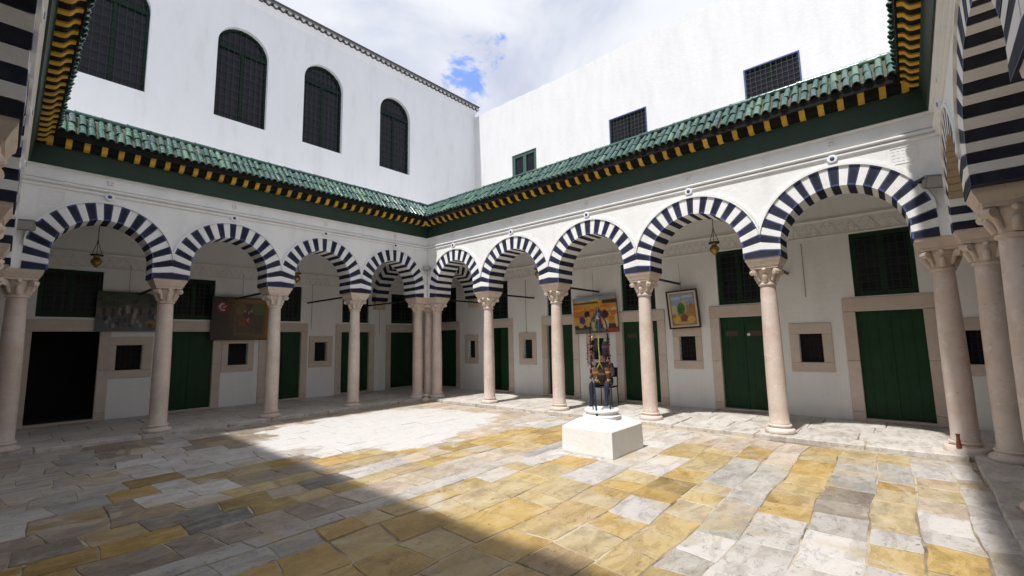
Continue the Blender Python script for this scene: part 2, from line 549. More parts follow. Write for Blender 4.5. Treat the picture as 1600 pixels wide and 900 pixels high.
def voussoir(i, half, geo, depth=0.24, nseg=2, bare=False, tb=None):
    zc, re, ri = geo
    g = 0.0012
    t0, t1 = tb[i] + g, tb[i + 1] - g
    if i == 0: t0 = 0
    if i == NV - 1: t1 = 1
    dark = i % 2 == 0
    ts = [t0 + (t1 - t0) * k / nseg for k in range(nseg + 1)]
    inn = [full(intr_pt, t, half, zc, ri) for t in ts]
    out = [full(extr_pt, t, half, zc, re) for t in ts]
    poly = inn + out[::-1]
    mb = MB()
    d = depth + random.uniform(-0.0025, 0.0035)
    n = len(poly)
    back = [(p[0], -d, p[1]) for p in poly]
    front = [(p[0], d, p[1]) for p in poly]
    mb.add(back + front, [tuple(range(n))] + [(k, (k + 1) % n, n + (k + 1) % n, n + k) for k in range(n)], 0)
    if dark:
        cx = sum(p[0] for p in poly) / n; cz = sum(p[1] for p in poly) / n
        # narrow painted blue edge round the dark stone
        ins = []
        for p in poly:
            dx, dz = cx - p[0], cz - p[1]
            L = math.hypot(dx, dz)
            k = min(0.30, 0.017 / max(L, 1e-4) * 1.3)
            kx = 0.0 if abs(abs(p[0]) - half) < 1e-4 else k
            ins.append((p[0] + dx * kx, d + 0.0015, p[1] + dz * k))
        mb.add(front + ins, [(k, (k + 1) % n, n + (k + 1) % n, n + k) for k in range(n)], 1)
        mb.add(ins, [tuple(range(n))], 2)
    else:
        mb.add(front, [tuple(range(n))], 2)
    body = M_BEIGE if bare else (M_VDARK if dark else M_VWHITE)
    return mb.mesh('voussoir', [body, M_VBLUE, M_VDARK if dark else M_VWHITE])

def column_meshes():
    sh = MB().lathe([(0.118, 0.10), (0.130, 0.115), (0.132, 0.135), (0.124, 0.150), (0.122, 0.30), (0.123, 0.8), (0.118, 1.3), (0.108, 1.8), (0.102, 2.06), (0.100, 2.075)], 28).mesh('shaft', M_MARBLE, True)
    ba = MB().lathe([(0.185, 0.0), (0.192, 0.012), (0.194, 0.035), (0.184, 0.052), (0.160, 0.060), (0.140, 0.072), (0.136, 0.085), (0.147, 0.094), (0.152, 0.104), (0.146, 0.116), (0.128, 0.120), (0.10, 0.121)], 28).mesh('base', M_MARBLE, True)
    cp = MB()
    cp.lathe([(0.098, 2.070), (0.116, 2.078), (0.123, 2.092), (0.119, 2.108), (0.104, 2.116), (0.106, 2.150), (0.116, 2.190), (0.134, 2.235), (0.152, 2.285), (0.160, 2.330), (0.15, 2.345)], 24)
    # abacus: a flared square block with a fillet
    def ring(h, z): return [(-h, -h, z), (h, -h, z), (h, h, z), (-h, h, z)]
    lv = [(0.176, 2.318), (0.180, 2.335), (0.180, 2.352), (0.192, 2.356), (0.214, 2.415), (0.226, 2.432), (0.230, 2.4685)]
    vs = []
    for h, z in lv: vs += ring(h, z)
    fs = [(0, 3, 2, 1), tuple(range(len(vs) - 4, len(vs)))]
    for k in range(len(lv) - 1):
        for i in range(4):
            j = (i + 1) % 4
            fs.append((k * 4 + i, k * 4 + j, k * 4 + 4 + j, k * 4 + 4 + i))
    cp.add(vs, fs)
    for i in range(4):
        a = PI / 4 + i * PI / 2
        c, s_ = math.cos(a), math.sin(a)
        # corner volute: a short drum lying across the diagonal, on a curling stem
        px, py = c * 0.203, s_ * 0.203
        t = Vector((-s_, c, 0))
        cp.tube([Vector((px, py, 2.272)) - t * 0.034, Vector((px, py, 2.272)) + t * 0.034], 0.042, 12)
        cp.tube([Vector((px, py, 2.272)) - t * 0.040, Vector((px, py, 2.272)) + t * 0.040], 0.016, 8)
        cp.tube([(c * 0.115, s_ * 0.115, 2.15), (c * 0.140, s_ * 0.140, 2.22), (c * 0.168, s_ * 0.168, 2.285), (c * 0.185, s_ * 0.185, 2.31)], [0.022, 0.026, 0.026, 0.02], 8)
        # leaf and flower in the middle of each face
        a = i * PI / 2
        c, s_ = math.cos(a), math.sin(a)
        cp.tube([(c * 0.104, s_ * 0.104, 2.125), (c * 0.124, s_ * 0.124, 2.18), (c * 0.152, s_ * 0.152, 2.225), (c * 0.160, s_ * 0.160, 2.235)], [0.03, 0.034, 0.026, 0.012], 8)
        cp.ball((c * 0.176, s_ * 0.176, 2.30), 0.028, 8, 6)
        cp.ball((c * 0.185, s_ * 0.185, 2.375), 0.018, 8, 5)
    return sh, ba, cp.mesh('capital', M_CAPITAL, True, angle=45)
ME_SHAFT, ME_BASE, ME_CAP = column_meshes()
def add_column(parent, x, y, r=0.0, drum=False):
    c = empty('column', (x, y, 0), r, parent)
    link('shaft', ME_SHAFT, c, rotz=random.uniform(0, 6))
    link('base', ME_BASE, c)
    link('capital', ME_CAP, c)
    if drum:
        MB().lathe([(0.20, -0.099), (0.205, -0.02), (0.20, 0.01), (0.20, 0.045), (0.19, 0.058), (0.12, 0.062)], 30).build('drum', M_MARBLE, c, smooth=True)
    return c

def strip_profile(mb, x0, x1, prof, mi=0):
    """prof: list of (o, z), swept along local x"""
    n = len(prof)
    vs = [(x0, o, z) for o, z in prof] + [(x1, o, z) for o, z in prof]
    fs = [(i, i + 1, n + i + 1, n + i) for i in range(n - 1)]
    fs += [tuple(range(n)), tuple(range(2 * n - 1, n - 1, -1))]
    mb.add(vs, fs, mi)

ARC_LABEL = {
    'a': 'shaded four-arch arcade with black and white striped arches on the left side of the court',
    'b': 'sunlit five-arch arcade with striped arches and marble columns on the right side of the court',
    'c': 'dark striped arcade seen edge-on at the left border of the picture',
    'd': 'dark striped arcade seen edge-on at the right border of the picture'}
# ---------------------------------------------------------- paving: court
court = tag(MB().quad((-9.5, -12, -0.063), (2.5, -12, -0.063), (2.5, 3.5, -0.063), (-9.5, 3.5, -0.063)).build('court_floor', M_MORTAR, fix=False), kind='structure')
court['label'] = 'courtyard floor of uneven yellow, white and grey stones'
CLS = {'Y': ((0.41, 0.285, 0.105), (0.43, 0.325, 0.155), (0.39, 0.26, 0.09), (0.42, 0.335, 0.19)), 'O': ((0.31, 0.20, 0.055), (0.36, 0.235, 0.06), (0.26, 0.185, 0.07)),
       'W': ((0.475, 0.45, 0.43), (0.505, 0.48, 0.46), (0.44, 0.41, 0.385)), 'g': ((0.37, 0.35, 0.32), (0.41, 0.38, 0.345), (0.34, 0.325, 0.305)),
       'B': ((0.25, 0.205, 0.165), (0.29, 0.235, 0.19), (0.225, 0.19, 0.155)), 'D': ((0.17, 0.165, 0.145), (0.145, 0.14, 0.125)), 'P': ((0.45, 0.37, 0.295), (0.48, 0.405, 0.335), (0.43, 0.355, 0.27))}
SAMP = [(-6.1, -3.33, 'O'), (-6.11, -3.97, 'W'), (-5.85, -3.31, 'W'), (-5.87, -3.93, 'W'), (-5.61, -3.52, 'O'), (-6.41, -4.57, 'B'), (-6.12, -4.67, 'D'), (-6.43, -3.69, 'B'), (-6.72, -3.92, 'O'), (-6.73, -4.54, 'O'), (-7.01, -3.67, 'W'), (-6.73, -3.19, 'g'), (-6.79, -1.61, 'g'), (-6.25, -1.79, 'g'), (-5.8, -1.9, 'W'), (-7.0, -4.4, 'B'), (-6.44, -5.15, 'B'), (-6.14, -5.29, 'B'), (-5.7, -4.56, 'O'), (-6.26, -5.57, 'g'), (-5.04, -1.41, 'B'), (-5.85, -0.67, 'B'), (-5.42, -0.91, 'W'), (-5.31, -3.02, 'W'), (-6.68, -4.99, 'O'), (-5.15, -3.53, 'O'), (-5.18, -4.41, 'Y'), (-5.19, -4.79, 'Y'), (-4.95, -4.54, 'D'), (-5.01, -3.71, 'B'), (-5.39, -4.69, 'g'), (-5.66, -4.62, 'O'), (-5.49, -5.08, 'O'), (-5.64, -5.33, 'B'), (-5.31, -5.3, 'B'), (-5.52, -5.61, 'g'), (-5.2, -5.66, 'g'), (-5.12, -5.3, 'B'), (-4.88, -5.33, 'P'), (-4.31, -4.18, 'Y'), (-4.25, -4.48, 'D'), (-4.31, -4.81, 'Y'), (-4.57, -4.67, 'W'), (-3.69, -4.14, 'Y'), (-3.7, -4.5, 'P'), (-4.0, -4.59, 'g'), (-3.25, -4.26, 'P'), (-3.57, -4.81, 'Y'), (-4.18, -5.28, 'P'), (-4.47, -5.62, 'W'), (-4.95, -5.86, 'Y'), (-4.64, -5.89, 'Y'), (-5.36, -5.81, 'Y'), (-5.11, -6.21, 'Y'), (-4.74, -1.47, 'B'), (-3.98, -2.5, 'W'), (-3.09, -2.04, 'W'), (-2.19, -2.26, 'W'), (-1.46, -2.09, 'W'), (-3.62, -3.65, 'W'), (-1.0, -2.48, 'P'), (-1.9, -3.96, 'P'), (-1.12, -4.08, 'W'), (-1.48, -3.98, 'P'), (-3.07, -4.79, 'Y'), (-2.35, -5.16, 'Y'), (-1.54, -5.05, 'Y'), (-2.55, -5.6, 'W'), (-3.1, -5.33, 'P'), (-3.21, -5.66, 'Y'), (-3.68, -5.74, 'W'), (-3.77, -6.01, 'Y'), (-3.08, -5.96, 'W'), (-3.45, -5.96, 'Y'), (-3.99, -5.59, 'Y'), (-4.98, -6.22, 'Y'), (-5.01, -6.66, 'Y'), (-5.46, -6.54, 'Y'), (-4.43, -6.4, 'Y'), (-4.09, -6.83, 'Y'), (-4.91, -7.08, 'Y'), (-4.56, -7.36, 'Y'), (-2.16, -6.89, 'W'), (-1.59, -6.53, 'W'), (-1.49, -7.14, 'Y'), (-0.59, -6.71, 'W'), (-0.7, -7.42, 'P'), (-1.2, -7.63, 'Y'), (-2.17, -7.34, 'Y'), (-3.05, -7.03, 'Y'), (-3.47, -7.49, 'W'), (-3.04, -7.32, 'O'), (-3.91, -7.38, 'Y'), (-3.11, -7.72, 'Y'), (-2.73, -7.72, 'Y'), (-2.2, -8.05, 'g'), (-1.86, -8.01, 'g'), (-2.62, -8.1, 'g'), (-3.03, -8.16, 'g'), (-3.37, -8.09, 'g'), (-3.74, -8.05, 'W'), (-2.76, -8.38, 'Y'), (-3.29, -8.42, 'W'), (-3.46, -7.79, 'Y'), (-3.82, -7.76, 'Y'), (-0.83, -8.07, 'P'), (-0.84, -8.44, 'Y'), (-0.84, -8.78, 'g'), (-0.35, -8.8, 'Y'), (-0.53, -9.1, 'Y'), (-1.51, -8.81, 'g'), (-1.99, -8.77, 'g'), (-2.33, -8.75, 'B'), (-1.72, -9.11, 'Y'), (-2.2, -9.1, 'Y'), (-1.78, -8.39, 'Y'), (-2.15, -8.42, 'Y'), (-2.51, -8.45, 'Y'), (-2.47, -8.24, 'g'), (-2.92, -8.44, 'Y'), (-3.08, -8.75, 'W'), (-2.65, -9.12, 'Y'), (-2.98, -9.11, 'W'), (-3.38, -9.08, 'Y'), (-1.4, -9.38, 'P'), (-1.99, -9.37, 'P'), (-0.62, -9.38, 'W'), (-2.78, -9.35, 'W'), (-1.75, -9.6, 'W'), (-2.12, -9.7, 'W'), (-3.75, -8.73, 'W'), (-4.08, -8.17, 'g'), (-4.01, -8.4, 'W'), (-4.45, -7.84, 'Y'), (-2.97, -6.65, 'W'), (-3.52, -6.77, 'Y'), (-3.08, -6.32, 'Y'), (-0.4, -1.6, 'P'), (-0.5, -3.2, 'P'), (-0.5, -5.2, 'P'), (-6.9, -0.7, 'g'), (-3.2, -0.45, 'P'), (-1.4, -0.4, 'P'), (-6.3, -6.6, 'Y'), (-5.7, -7.6, 'Y'), (-5.2, -8.6, 'W'), (-6.5, -8.3, 'W')]
def stone_class(x, y):
    return min(SAMP, key=lambda s: (s[0] - x) ** 2 + (s[1] - y) ** 2 * 1.3)[2]
def slab_mesh(name, corners, z0, z1, cham, mat, rnd=0.12, mb=None, wob=0.010, col=(0.5, 0.5, 0.5)):
    """a slab with knocked-off corners and wavering edges; corners: four (x, y) counter-clockwise"""
    pts = []
    n = len(corners)
    cx = sum(c[0] for c in corners) / n; cy = sum(c[1] for c in corners) / n
    for i in range(n):
        p, q, r = Vector(corners[i - 1]), Vector(corners[i]), Vector(corners[(i + 1) % n])
        k = random.uniform(0.15, 1.0) * rnd
        m = min((p - q).length, (r - q).length)
        pts.append(q + (p - q).normalized() * m * k)
        pts.append(q + (r - q).normalized() * m * k)
        nrm = Vector((r.y - q.y, q.x - r.x)).normalized()
        for t in (0.33, 0.66):
            pts.append(q.lerp(r, t + random.uniform(-0.08, 0.08)) + nrm * random.uniform(-wob, wob * 0.4))
    k = len(pts)
    def ins(p, d):
        v = Vector((cx, cy)) - p
        return p + v.normalized() * d
    vs = [(p.x - cx, p.y - cy, z0) for p in pts] + [(p.x - cx, p.y - cy, z1 - cham) for p in pts]
    tilt = [random.uniform(-0.006, 0.006) for _ in range(2)]
    for p in pts:
        q = ins(p, cham * 1.3)
        vs.append((q.x - cx, q.y - cy, z1 + (q.x - cx) * tilt[0] + (q.y - cy) * tilt[1]))
    fs = [tuple(range(2 * k, 3 * k))]
    for b0 in (0, k):
        fs += [(b0 + i, b0 + (i + 1) % k, b0 + k + (i + 1) % k, b0 + k + i) for i in range(k)]
    tint = [*col, random.random()] * len(vs)
    if mb is not None:
        mb.add([(x + cx, y + cy, z) for x, y, z in vs], fs)
        mb.tint = getattr(mb, 'tint', []) + tint
        return None, (cx, cy)
    me = MB().add(vs, fs).mesh(name, mat, fix=False)
    set_tint(me, tint)
    return me, (cx, cy)
def set_tint(me, tint):
    at = me.attributes.new('tint', 'FLOAT_COLOR', 'POINT')
    at.data.foreach_set('color', tint)
def warp(x, y):
    """courses laid by eye: slow drift of the joints"""
    return (x + 0.030 * math.sin(1.3 * y + 0.8 * x) + 0.012 * math.sin(4.1 * y), y + 0.030 * math.sin(0.9 * x + 0.5 * y) + 0.014 * math.sin(3.3 * x + y) + 0.008 * math.sin(7 * x))
ys = [-0.20]
fixed = [-5.49, -5.71, -8.22, -8.57, -8.92, -9.20, -9.50, -9.69]
rs = random.Random(11)
for fy in fixed:
    span = ys[-1] - fy
    k = max(1, round(span / 0.385))
    ws = [rs.uniform(0.8, 1.25) for _ in range(k)]
    t = sum(ws)
    y = ys[-1]
    for w_ in ws:
        y -= span * w_ / t
        ys.append(y)
stones = []
for j in range(len(ys) - 1):
    y0, y1 = ys[j], ys[j + 1]
    strip = abs((y0 + y1) / 2 + 5.6) < 0.12
    x = -7.33 + rs.uniform(-0.3, 0.0)
    xe = -0.31
    sk0 = 0.0
    while x < xe - 0.08:
        near = y1 < -7.0 or strip
        ln = rs.uniform(0.45, 0.80) if strip else rs.choice((rs.uniform(0.22, 0.36), rs.uniform(0.30, 0.50), rs.uniform(0.30, 0.46)))
        x1 = min(x + ln, xe)
        if xe - x1 < 0.2: x1 = xe
        g = rs.uniform(0.0, 0.004)
        k = stone_class((x + x1) / 2, (y0 + y1) / 2)
        if strip: k = 'g'
        if k in 'YO' and rs.random() < 0.75: g += rs.uniform(0.0, 0.006)
        jt = lambda: rs.uniform(-0.006, 0.006)
        if x1 > -7.25 and not (x > -2.42 and x1 < -1.64 and y0 < -5.88 and y1 > -6.56):
            sk = rs.uniform(-0.03, 0.03)
            stones.append((tuple(warp(*t_) for t_ in ((x + g + jt() + sk0, y1 + g + jt()), (x1 - g + jt() + sk, y1 + g + jt()), (x1 - g + jt() - sk, y0 - g + jt()), (x + g + jt() - sk0, y0 - g + jt()))), k))
            sk0 = sk
        x = x1
camx, camy = -7.25, -9.31
stones.sort(key=lambda s: -sum(1.0 for _ in [0]) * 0 + math.hypot(s[0][0][0] - camx, s[0][0][1] - camy))
def infront(s):
    cx = sum(c[0] for c in s[0]) / 4 - camx; cy = sum(c[1] for c in s[0]) / 4 - camy
    f = cx * math.cos(YAW) + cy * math.sin(YAW); r_ = cx * math.sin(YAW) - cy * math.cos(YAW)
    return f > 1.8 and abs(r_) < f * 1.25
vis = [s for s in stones if infront(s)]
hid = [s for s in stones if not infront(s)]
def stone_col(k):
    c = rs.choice(CLS[k])
    if rs.random() < 0.14:
        d = rs.choice(CLS[rs.choice('YWgPB')])
        t = rs.uniform(0.2, 0.6)
        c = tuple(a_ + (b_ - a_) * t for a_, b_ in zip(c, d))
    v = rs.uniform(0.90, 1.10)
    return (c[0] * v, c[1] * v, c[2] * v)
COURT_Z = -0.078
# the 298 stones that show largest are parts of their own
def shows(s):
    cx = sum(c[0] for c in s[0]) / 4 - camx; cy = sum(c[1] for c in s[0]) / 4 - camy
    f = cx * math.cos(YAW) + cy * math.sin(YAW)
    w_ = abs(s[0][1][0] - s[0][0][0]) * abs(s[0][2][1] - s[0][1][1])
    return -w_ / max(f, 0.5) ** 3
vis.sort(key=shows)
for s in vis[:298]:
    me, (cx, cy) = slab_mesh('paving_stone', s[0], -0.02, rs.uniform(0.017, 0.022), 0.0035, M_STONE, rnd=0.05, wob=0.008, col=stone_col(s[1]))
    link('paving_stone', me, court, (cx, cy, COURT_Z))
rest = MB()
for s in vis[298:] + hid:
    slab_mesh('paving_stone', s[0], -0.02, rs.uniform(0.017, 0.022), 0.0035, None, rnd=0.055, mb=rest, col=stone_col(s[1]))
o = rest.build('far_paving_stones', M_STONE, court, (0, 0, COURT_Z), fix=False)
set_tint(o.data, rest.tint)
o['kind'] = 'stuff'

# ---------------------------------------------------------- galleries: floor, ceiling
for sd in SIDES:
    st, G, m = sd.step, sd.gal, sd.m
    g = sd.root('gallery_floor')
    tag(g, {'a': 'shaded raised walkway of grey slabs along the left arcade', 'b': 'sunlit raised walkway of pale slabs along the right arcade', 'c': 'raised walkway under the near left arcade', 'd': 'raised walkway under the near right arcade'}[sd.key], kind='structure')
    lo, hi = (-1.70 if sd.key == 'a' else 0.0), sd.len + (0.0 if sd.key in 'ad' else 0.0)
    if sd.key == 'b': lo, hi = 0.22, sd.len - 0.33
    if sd.key == 'c': lo, hi = 0.22, sd.len - 0.33
    if sd.key == 'd': lo, hi = -1.7, sd.len + 1.8
    if sd.key == 'a': hi = sd.len + 1.8
    mb = MB()
    mb.box(m * lo, m * hi, -G - 0.4, st - 0.03, -0.3, -0.016)
    mb.build('bed', M_MORTAR, g)
    # kerb stones along the step, then rows of slabs to the wall
    rows = [(st, st - 0.34)]
    o_ = st - 0.34
    k = max(3, round((o_ + G) / 0.52))
    for q in range(k):
        rows.append((o_, o_ - (st - 0.34 + G) / k))
        o_ = rows[-1][1]
    for ri_, (oa, ob) in enumerate(rows):
        x = lo - rs.uniform(0, 0.3)
        while x < hi - 0.05:
            ln = rs.uniform(0.7, 1.25) if ri_ == 0 else rs.uniform(0.5, 0.95)
            x1 = min(x + ln, hi)
            if hi - x1 < 0.25: x1 = hi
            xa = max(x, lo)
            gq = rs.uniform(0.004, 0.009)
            e = rs.uniform(-0.012, 0.012) if ri_ == 0 else 0
            X0, X1 = sorted((m * xa, m * x1))
            cs = ((X0 + gq, ob + gq), (X1 - gq, ob + gq), (X1 - gq, oa - gq + e), (X0 + gq, oa - gq + e * 0.5))
            c = rs.choice(((0.56, 0.53, 0.495), (0.53, 0.495, 0.455), (0.59, 0.555, 0.52), (0.50, 0.465, 0.43)))
            me, (cx, cy) = slab_mesh('slab', cs, -0.135 if ri_ == 0 else -0.03, rs.uniform(-0.004, 0.002), 0.008 if ri_ == 0 else 0.004, M_SLAB, 0.05 if ri_ else 0.08, wob=0.004 if ri_ else 0.012, col=c)
            s_o = link('slab', me, g, (cx, cy, 0))
            x = x1
    ce = sd.root('gallery_ceiling')
    tag(ce, kind='structure')
    ll = {'a': (-1.9, sd.len + 2.2), 'b': (-0.25, sd.len + 0.27), 'c': (-0.25, sd.len + 0.27), 'd': (-1.9, sd.len + 2.2)}[sd.key]
    dz = {'a': 0, 'b': 0.004, 'c': 0.004, 'd': 0}[sd.key]
    MB().box(m * ll[0], m * ll[1], -G - 0.2, -FACE + 0.01, 4.05 + dz, 4.60 - dz).build('slab', M_PLASTER_IN, ce)

# ---------------------------------------------------------- arcades
def hood(mb, cx, half, geo, r_in, r_out, o0, o1):
    kx = 1.0
    if half > 1.0:
        g0 = arch_geom(H0)
        r_in, r_out, kx, half, geo = r_in - geo[1] + g0[1], r_out - geo[1] + g0[1], half / H0, H0, g0
    zc, re, ri = geo
    a0 = math.asin((ZV - zc) / re) if True else 0
    N = 40
    prev = None
    for k in range(N + 1):
        a = a0 + (PI - 2 * a0) * k / N
        pin = (math.cos(a) * r_in, zc + math.sin(a) * r_in)
        ro = r_out
        if abs(math.cos(a)) * ro > half: ro = half / abs(math.cos(a))
        ro = max(ro, r_in + 0.0005)
        pou = (math.cos(a) * ro, zc + math.sin(a) * ro)
        cur = ((cx + pin[0] * kx, o0, pin[1]), (cx + pin[0] * kx, o1, pin[1]), (cx + pou[0] * kx, o1, pou[1]), (cx + pou[0] * kx, o0, pou[1]))
        if prev:
            for q in range(3):
                mb.quad(prev[q], prev[q + 1], cur[q + 1], cur[q])
        prev = cur

for sd in SIDES:
    m = sd.m
    root = tag(sd.root('arcade'), ARC_LABEL[sd.key], 'arcade', 'arcades round the court')
    n = len(sd.cols)
    for i, s_ in enumerate(sd.cols):
        add_column(root, m * s_, 0, drum=(sd.key == 'b' and i == n - 1))
    if sd.key == 'a':
        add_column(root, 0, 0)
    sp = MB()
    ht = MB()
    for i in range(n - 1):
        s0, s1 = sd.cols[i], sd.cols[i + 1]
        half, cx = (s1 - s0) / 2, m * (s0 + s1) / 2
        geo = arch_geom(half)
        ar = empty('arch', (cx, 0, 0), 0, root)
        tb = [k / NV + (random.uniform(-0.0034, 0.0034) if 3 < k < NV - 3 else 0.0) for k in range(NV + 1)]
        for v in range(NV):
            link('voussoir', voussoir(v, half, geo, tb=tb, bare=(sd.key == 'd' and i == 0 and 3 < v < 25)), ar)
        # spandrel, front and back, above the extrados
        N = 48
        for side, o_ in ((1, FACE), (-1, -FACE)):
            prev = None
            for k in range(N + 1):
                x, z = full(extr_pt, k / N, half, geo[0], geo[1])
                if z < ZV - 1e-6 and 0 < k < N and abs(abs(x) - half) < 1e-6:
                    continue
                if prev and abs(prev[0] - x) > 1e-6:
                    sp.quad((cx + prev[0], o_, prev[1]), (cx + x, o_, z), (cx + x, o_, 4.04), (cx + prev[0], o_, 4.04))
                prev = (x, z)
        hood(ht, cx, half, geo, geo[1] + 0.001, geo[1] + 0.030, FACE - 0.004, FACE + 0.026)
        hood(ht, cx, half, geo, geo[1] + 0.034, geo[1] + 0.062, FACE - 0.004, FACE + 0.012)
        # boss with the blue dot over the crown, small rosette in the frieze
        bz = 3.665
        bo = empty('boss', (cx, FACE, bz), 0, root)
        ob = MB().lathe([(0.056, 0), (0.056, 0.036), (0.048, 0.040), (0.035, 0.038), (0.024, 0.038)], 20).build('ring', M_PLASTER, bo, smooth=True)
        ob.rotation_euler = (-PI / 2, 0, 0)
        ob = MB().lathe([(0.026, 0.03), (0.026, 0.043), (0.020, 0.046)], 14).build('dot', M_BLUE, bo, smooth=True)
        ob.rotation_euler = (-PI / 2, 0, 0)
        rz = MB()
        for dx in (-1, 1):
            for dz in (-1, 1):
                rz.box(cx + dx * 0.021 - 0.015, cx + dx * 0.021 + 0.015, FACE + 0.005, FACE + 0.035, 3.885 + dz * 0.021 - 0.015, 3.885 + dz * 0.021 + 0.015, 0.004)
        rz.build('rosette', M_STUCCO, root)
    # corner strips beside the first and last arch
    e0 = FACE + 0.003
    for s0, s1 in ((e0, sd.cols[0]), (sd.cols[-1], sd.len - e0)):
        for o_ in (FACE, -FACE):
            sp.quad((m * s0, o_, ZCAP), (m * s1, o_, ZCAP), (m * s1, o_, 4.04), (m * s0, o_, 4.04))
    sp.build('spandrel_wall', M_PLASTER, root, fix=False)
    ht.build('hood_moulding', M_PLASTER, root, smooth=True, fix=False, angle=30)
    L0, L1 = FACE + 0.02, sd.len - FACE - 0.02
    for z0, o1 in ((3.668, 0.026), (3.728, 0.044)):
        mo = MB()
        strip_profile(mo, m * L0, m * L1, [(FACE - 0.003, z0), (FACE + o1 * 0.6, z0 + 0.004), (FACE + o1, z0 + 0.018), (FACE + o1, z0 + 0.032), (FACE + o1 * 0.5, z0 + 0.044), (FACE - 0.003, z0 + 0.046)])
        mo.build('moulding', M_PLASTER, root)
    mo = MB()
    strip_profile(mo, m * (FACE + 0.012), m * (sd.len - FACE - 0.012), [(FACE - 0.003, 3.788), (FACE + 0.016, 3.792), (FACE + 0.016, 3.955), (FACE + 0.058, 3.972), (FACE + 0.058, 4.03), (FACE - 0.003, 4.03)])
    mo.build('frieze', M_PLASTER, root)
    # panels carved into the stucco beside the outer arches
    for sx in (sd.cols[0] + 0.10, sd.cols[-1] - 0.10):
        pm = MB()
        d = 1 if sx < sd.len / 2 else -1
        xa, xb = m * sx, m * (sx + d * 0.26)
        x0, x1 = min(xa, xb), max(xa, xb)
        for q in range(2):
            z = 3.42 + q * 0.20
            pm.box(x0, x1, FACE - 0.004, FACE + 0.005, z, z + 0.010)
        for xq in (x0, x1 - 0.012):
            pm.box(xq, xq + 0.012, FACE - 0.004, FACE + 0.0055, 3.4305, 3.6195)
        for q in range(5):
            for w_ in range(4):
                xx, zz = x0 + 0.03 + q * 0.045, 3.455 + w_ * 0.042
                pm.box(xx, xx + 0.028, FACE - 0.004, FACE + random.uniform(0.0015, 0.004), zz, zz + 0.024)
        pm.build('carved_panel', M_PLASTER, root)
    if sd.key in 'ab':
        for s_ in sd.cols:
            y1 = -sd.gal
            MB().box(m * s_ - 0.02, m * s_ + 0.02, y1, -0.20, 2.415, 2.452, 0.004).build('tie_rod', M_IRON, root)
        # striped arch crossing the gallery at the corner
        G = sd.gal
        half = (G - 0.03) / 2
        geo = (2.62, half - 0.10 + 0.12, half - 0.20)
        zc = ZCAP + 0.10
        ri = half - 0.20
        re = ri + 0.22
        ar = empty('arch', (0, -G / 2, 0), PI / 2, root)
        NQ = 25
        for v in range(NQ):
            a0, a1 = PI * v / NQ + 0.002, PI * (v + 1) / NQ - 0.002
            mb = MB()
            sc = 1.0 if ri < 0.8 else 0.86
            poly = [(-ri * math.cos(a0), zc + sc * ri * math.sin(a0)), (-ri * math.cos(a1), zc + sc * ri * math.sin(a1)), (-re * math.cos(a1), zc + sc * ri * math.sin(a1) + 0.22 * math.sin(a1)), (-re * math.cos(a0), zc + sc * ri * math.sin(a0) + 0.22 * math.sin(a0))]
            mb.prism(poly, lambda p: (p[0], -0.20, p[1]), lambda p: (p[0], 0.20, p[1]))
            link('voussoir', mb.mesh('voussoir', M_VDARK if v % 2 == 0 else M_VWHITE), ar)
        # the wall over it
        wmb = MB()
        prev = None
        for k in range(31):
            a = PI * k / 30
            x, z = -(re - 0.01) * math.cos(a), zc + sc * ri * math.sin(a) + 0.21 * math.sin(a)
            if prev:
                for yy in (-0.195, 0.195):
                    wmb.quad((prev[0], yy, prev[1]), (x, yy, z), (x, yy, 4.06), (prev[0], yy, 4.06))
            prev = (x, z)
        wmb.build('cross_wall', M_PLASTER_IN, ar, fix=False)
        pb = MB()
        pb.box(-0.16, 0.16, -G - 0.0, -G + 0.16, 2.33, 2.566, 0.01)
        pb.build('impost', M_CAPITAL, root)

# ---------------------------------------------------------- tiled eaves
TILE_N = {'a': 0.105, 'b': 0.1135, 'c': 0.1135, 'd': 0.105}
def half_pipe(L, r0, r1, t=0.011, nseg=9):
    """barrel tile, axis along +y from 0 to L, crown up; hollow below"""
    mb = MB()
    rings = []
    for y, r in ((0, r0), (L, r1)):
        o_, i_ = [], []
        for k in range(nseg + 1):
            a = PI * k / nseg
            o_.append((math.cos(a) * r, y, math.sin(a) * r))
            i_.append((math.cos(a) * (r - t), y, math.sin(a) * (r - t)))
        rings.append((o_, i_))
    w = nseg + 1
    vs = rings[0][0] + rings[0][1] + rings[1][0] + rings[1][1]
    fs = []
    for k in range(nseg):
        fs.append((k, k + 1, 2 * w + k + 1, 2 * w + k))
        fs.append((w + k, 3 * w + k, 3 * w + k + 1, w + k + 1))
        fs.append((k, w + k, w + k + 1, k + 1))
        fs.append((2 * w + k, 2 * w + k + 1, 3 * w + k + 1, 3 * w + k))
    mb.add(vs, fs)
    return mb.mesh('roof_tile', M_TILE, True, angle=50)
T0 = Vector((0.550, 4.438)); T1 = Vector((0.165, 4.830))        # (o, z) of the lower lip and of the head of the tiling
TD = (T1 - T0); TLEN = TD.length; TANG = math.atan2(TD.y, -TD.x)
ME_LOW = half_pipe(TLEN * 0.56, 0.047, 0.041)
ME_UPP = half_pipe(TLEN * 0.52, 0.046, 0.040)
ME_LONG = half_pipe(TLEN, 0.047, 0.040)
SOF = [(0.346, 4.262), (0.352, 4.268), (0.405, 4.273), (0.428, 4.281), (0.445, 4.300), (0.462, 4.332), (0.478, 4.346), (0.500, 4.352), (0.525, 4.355)]
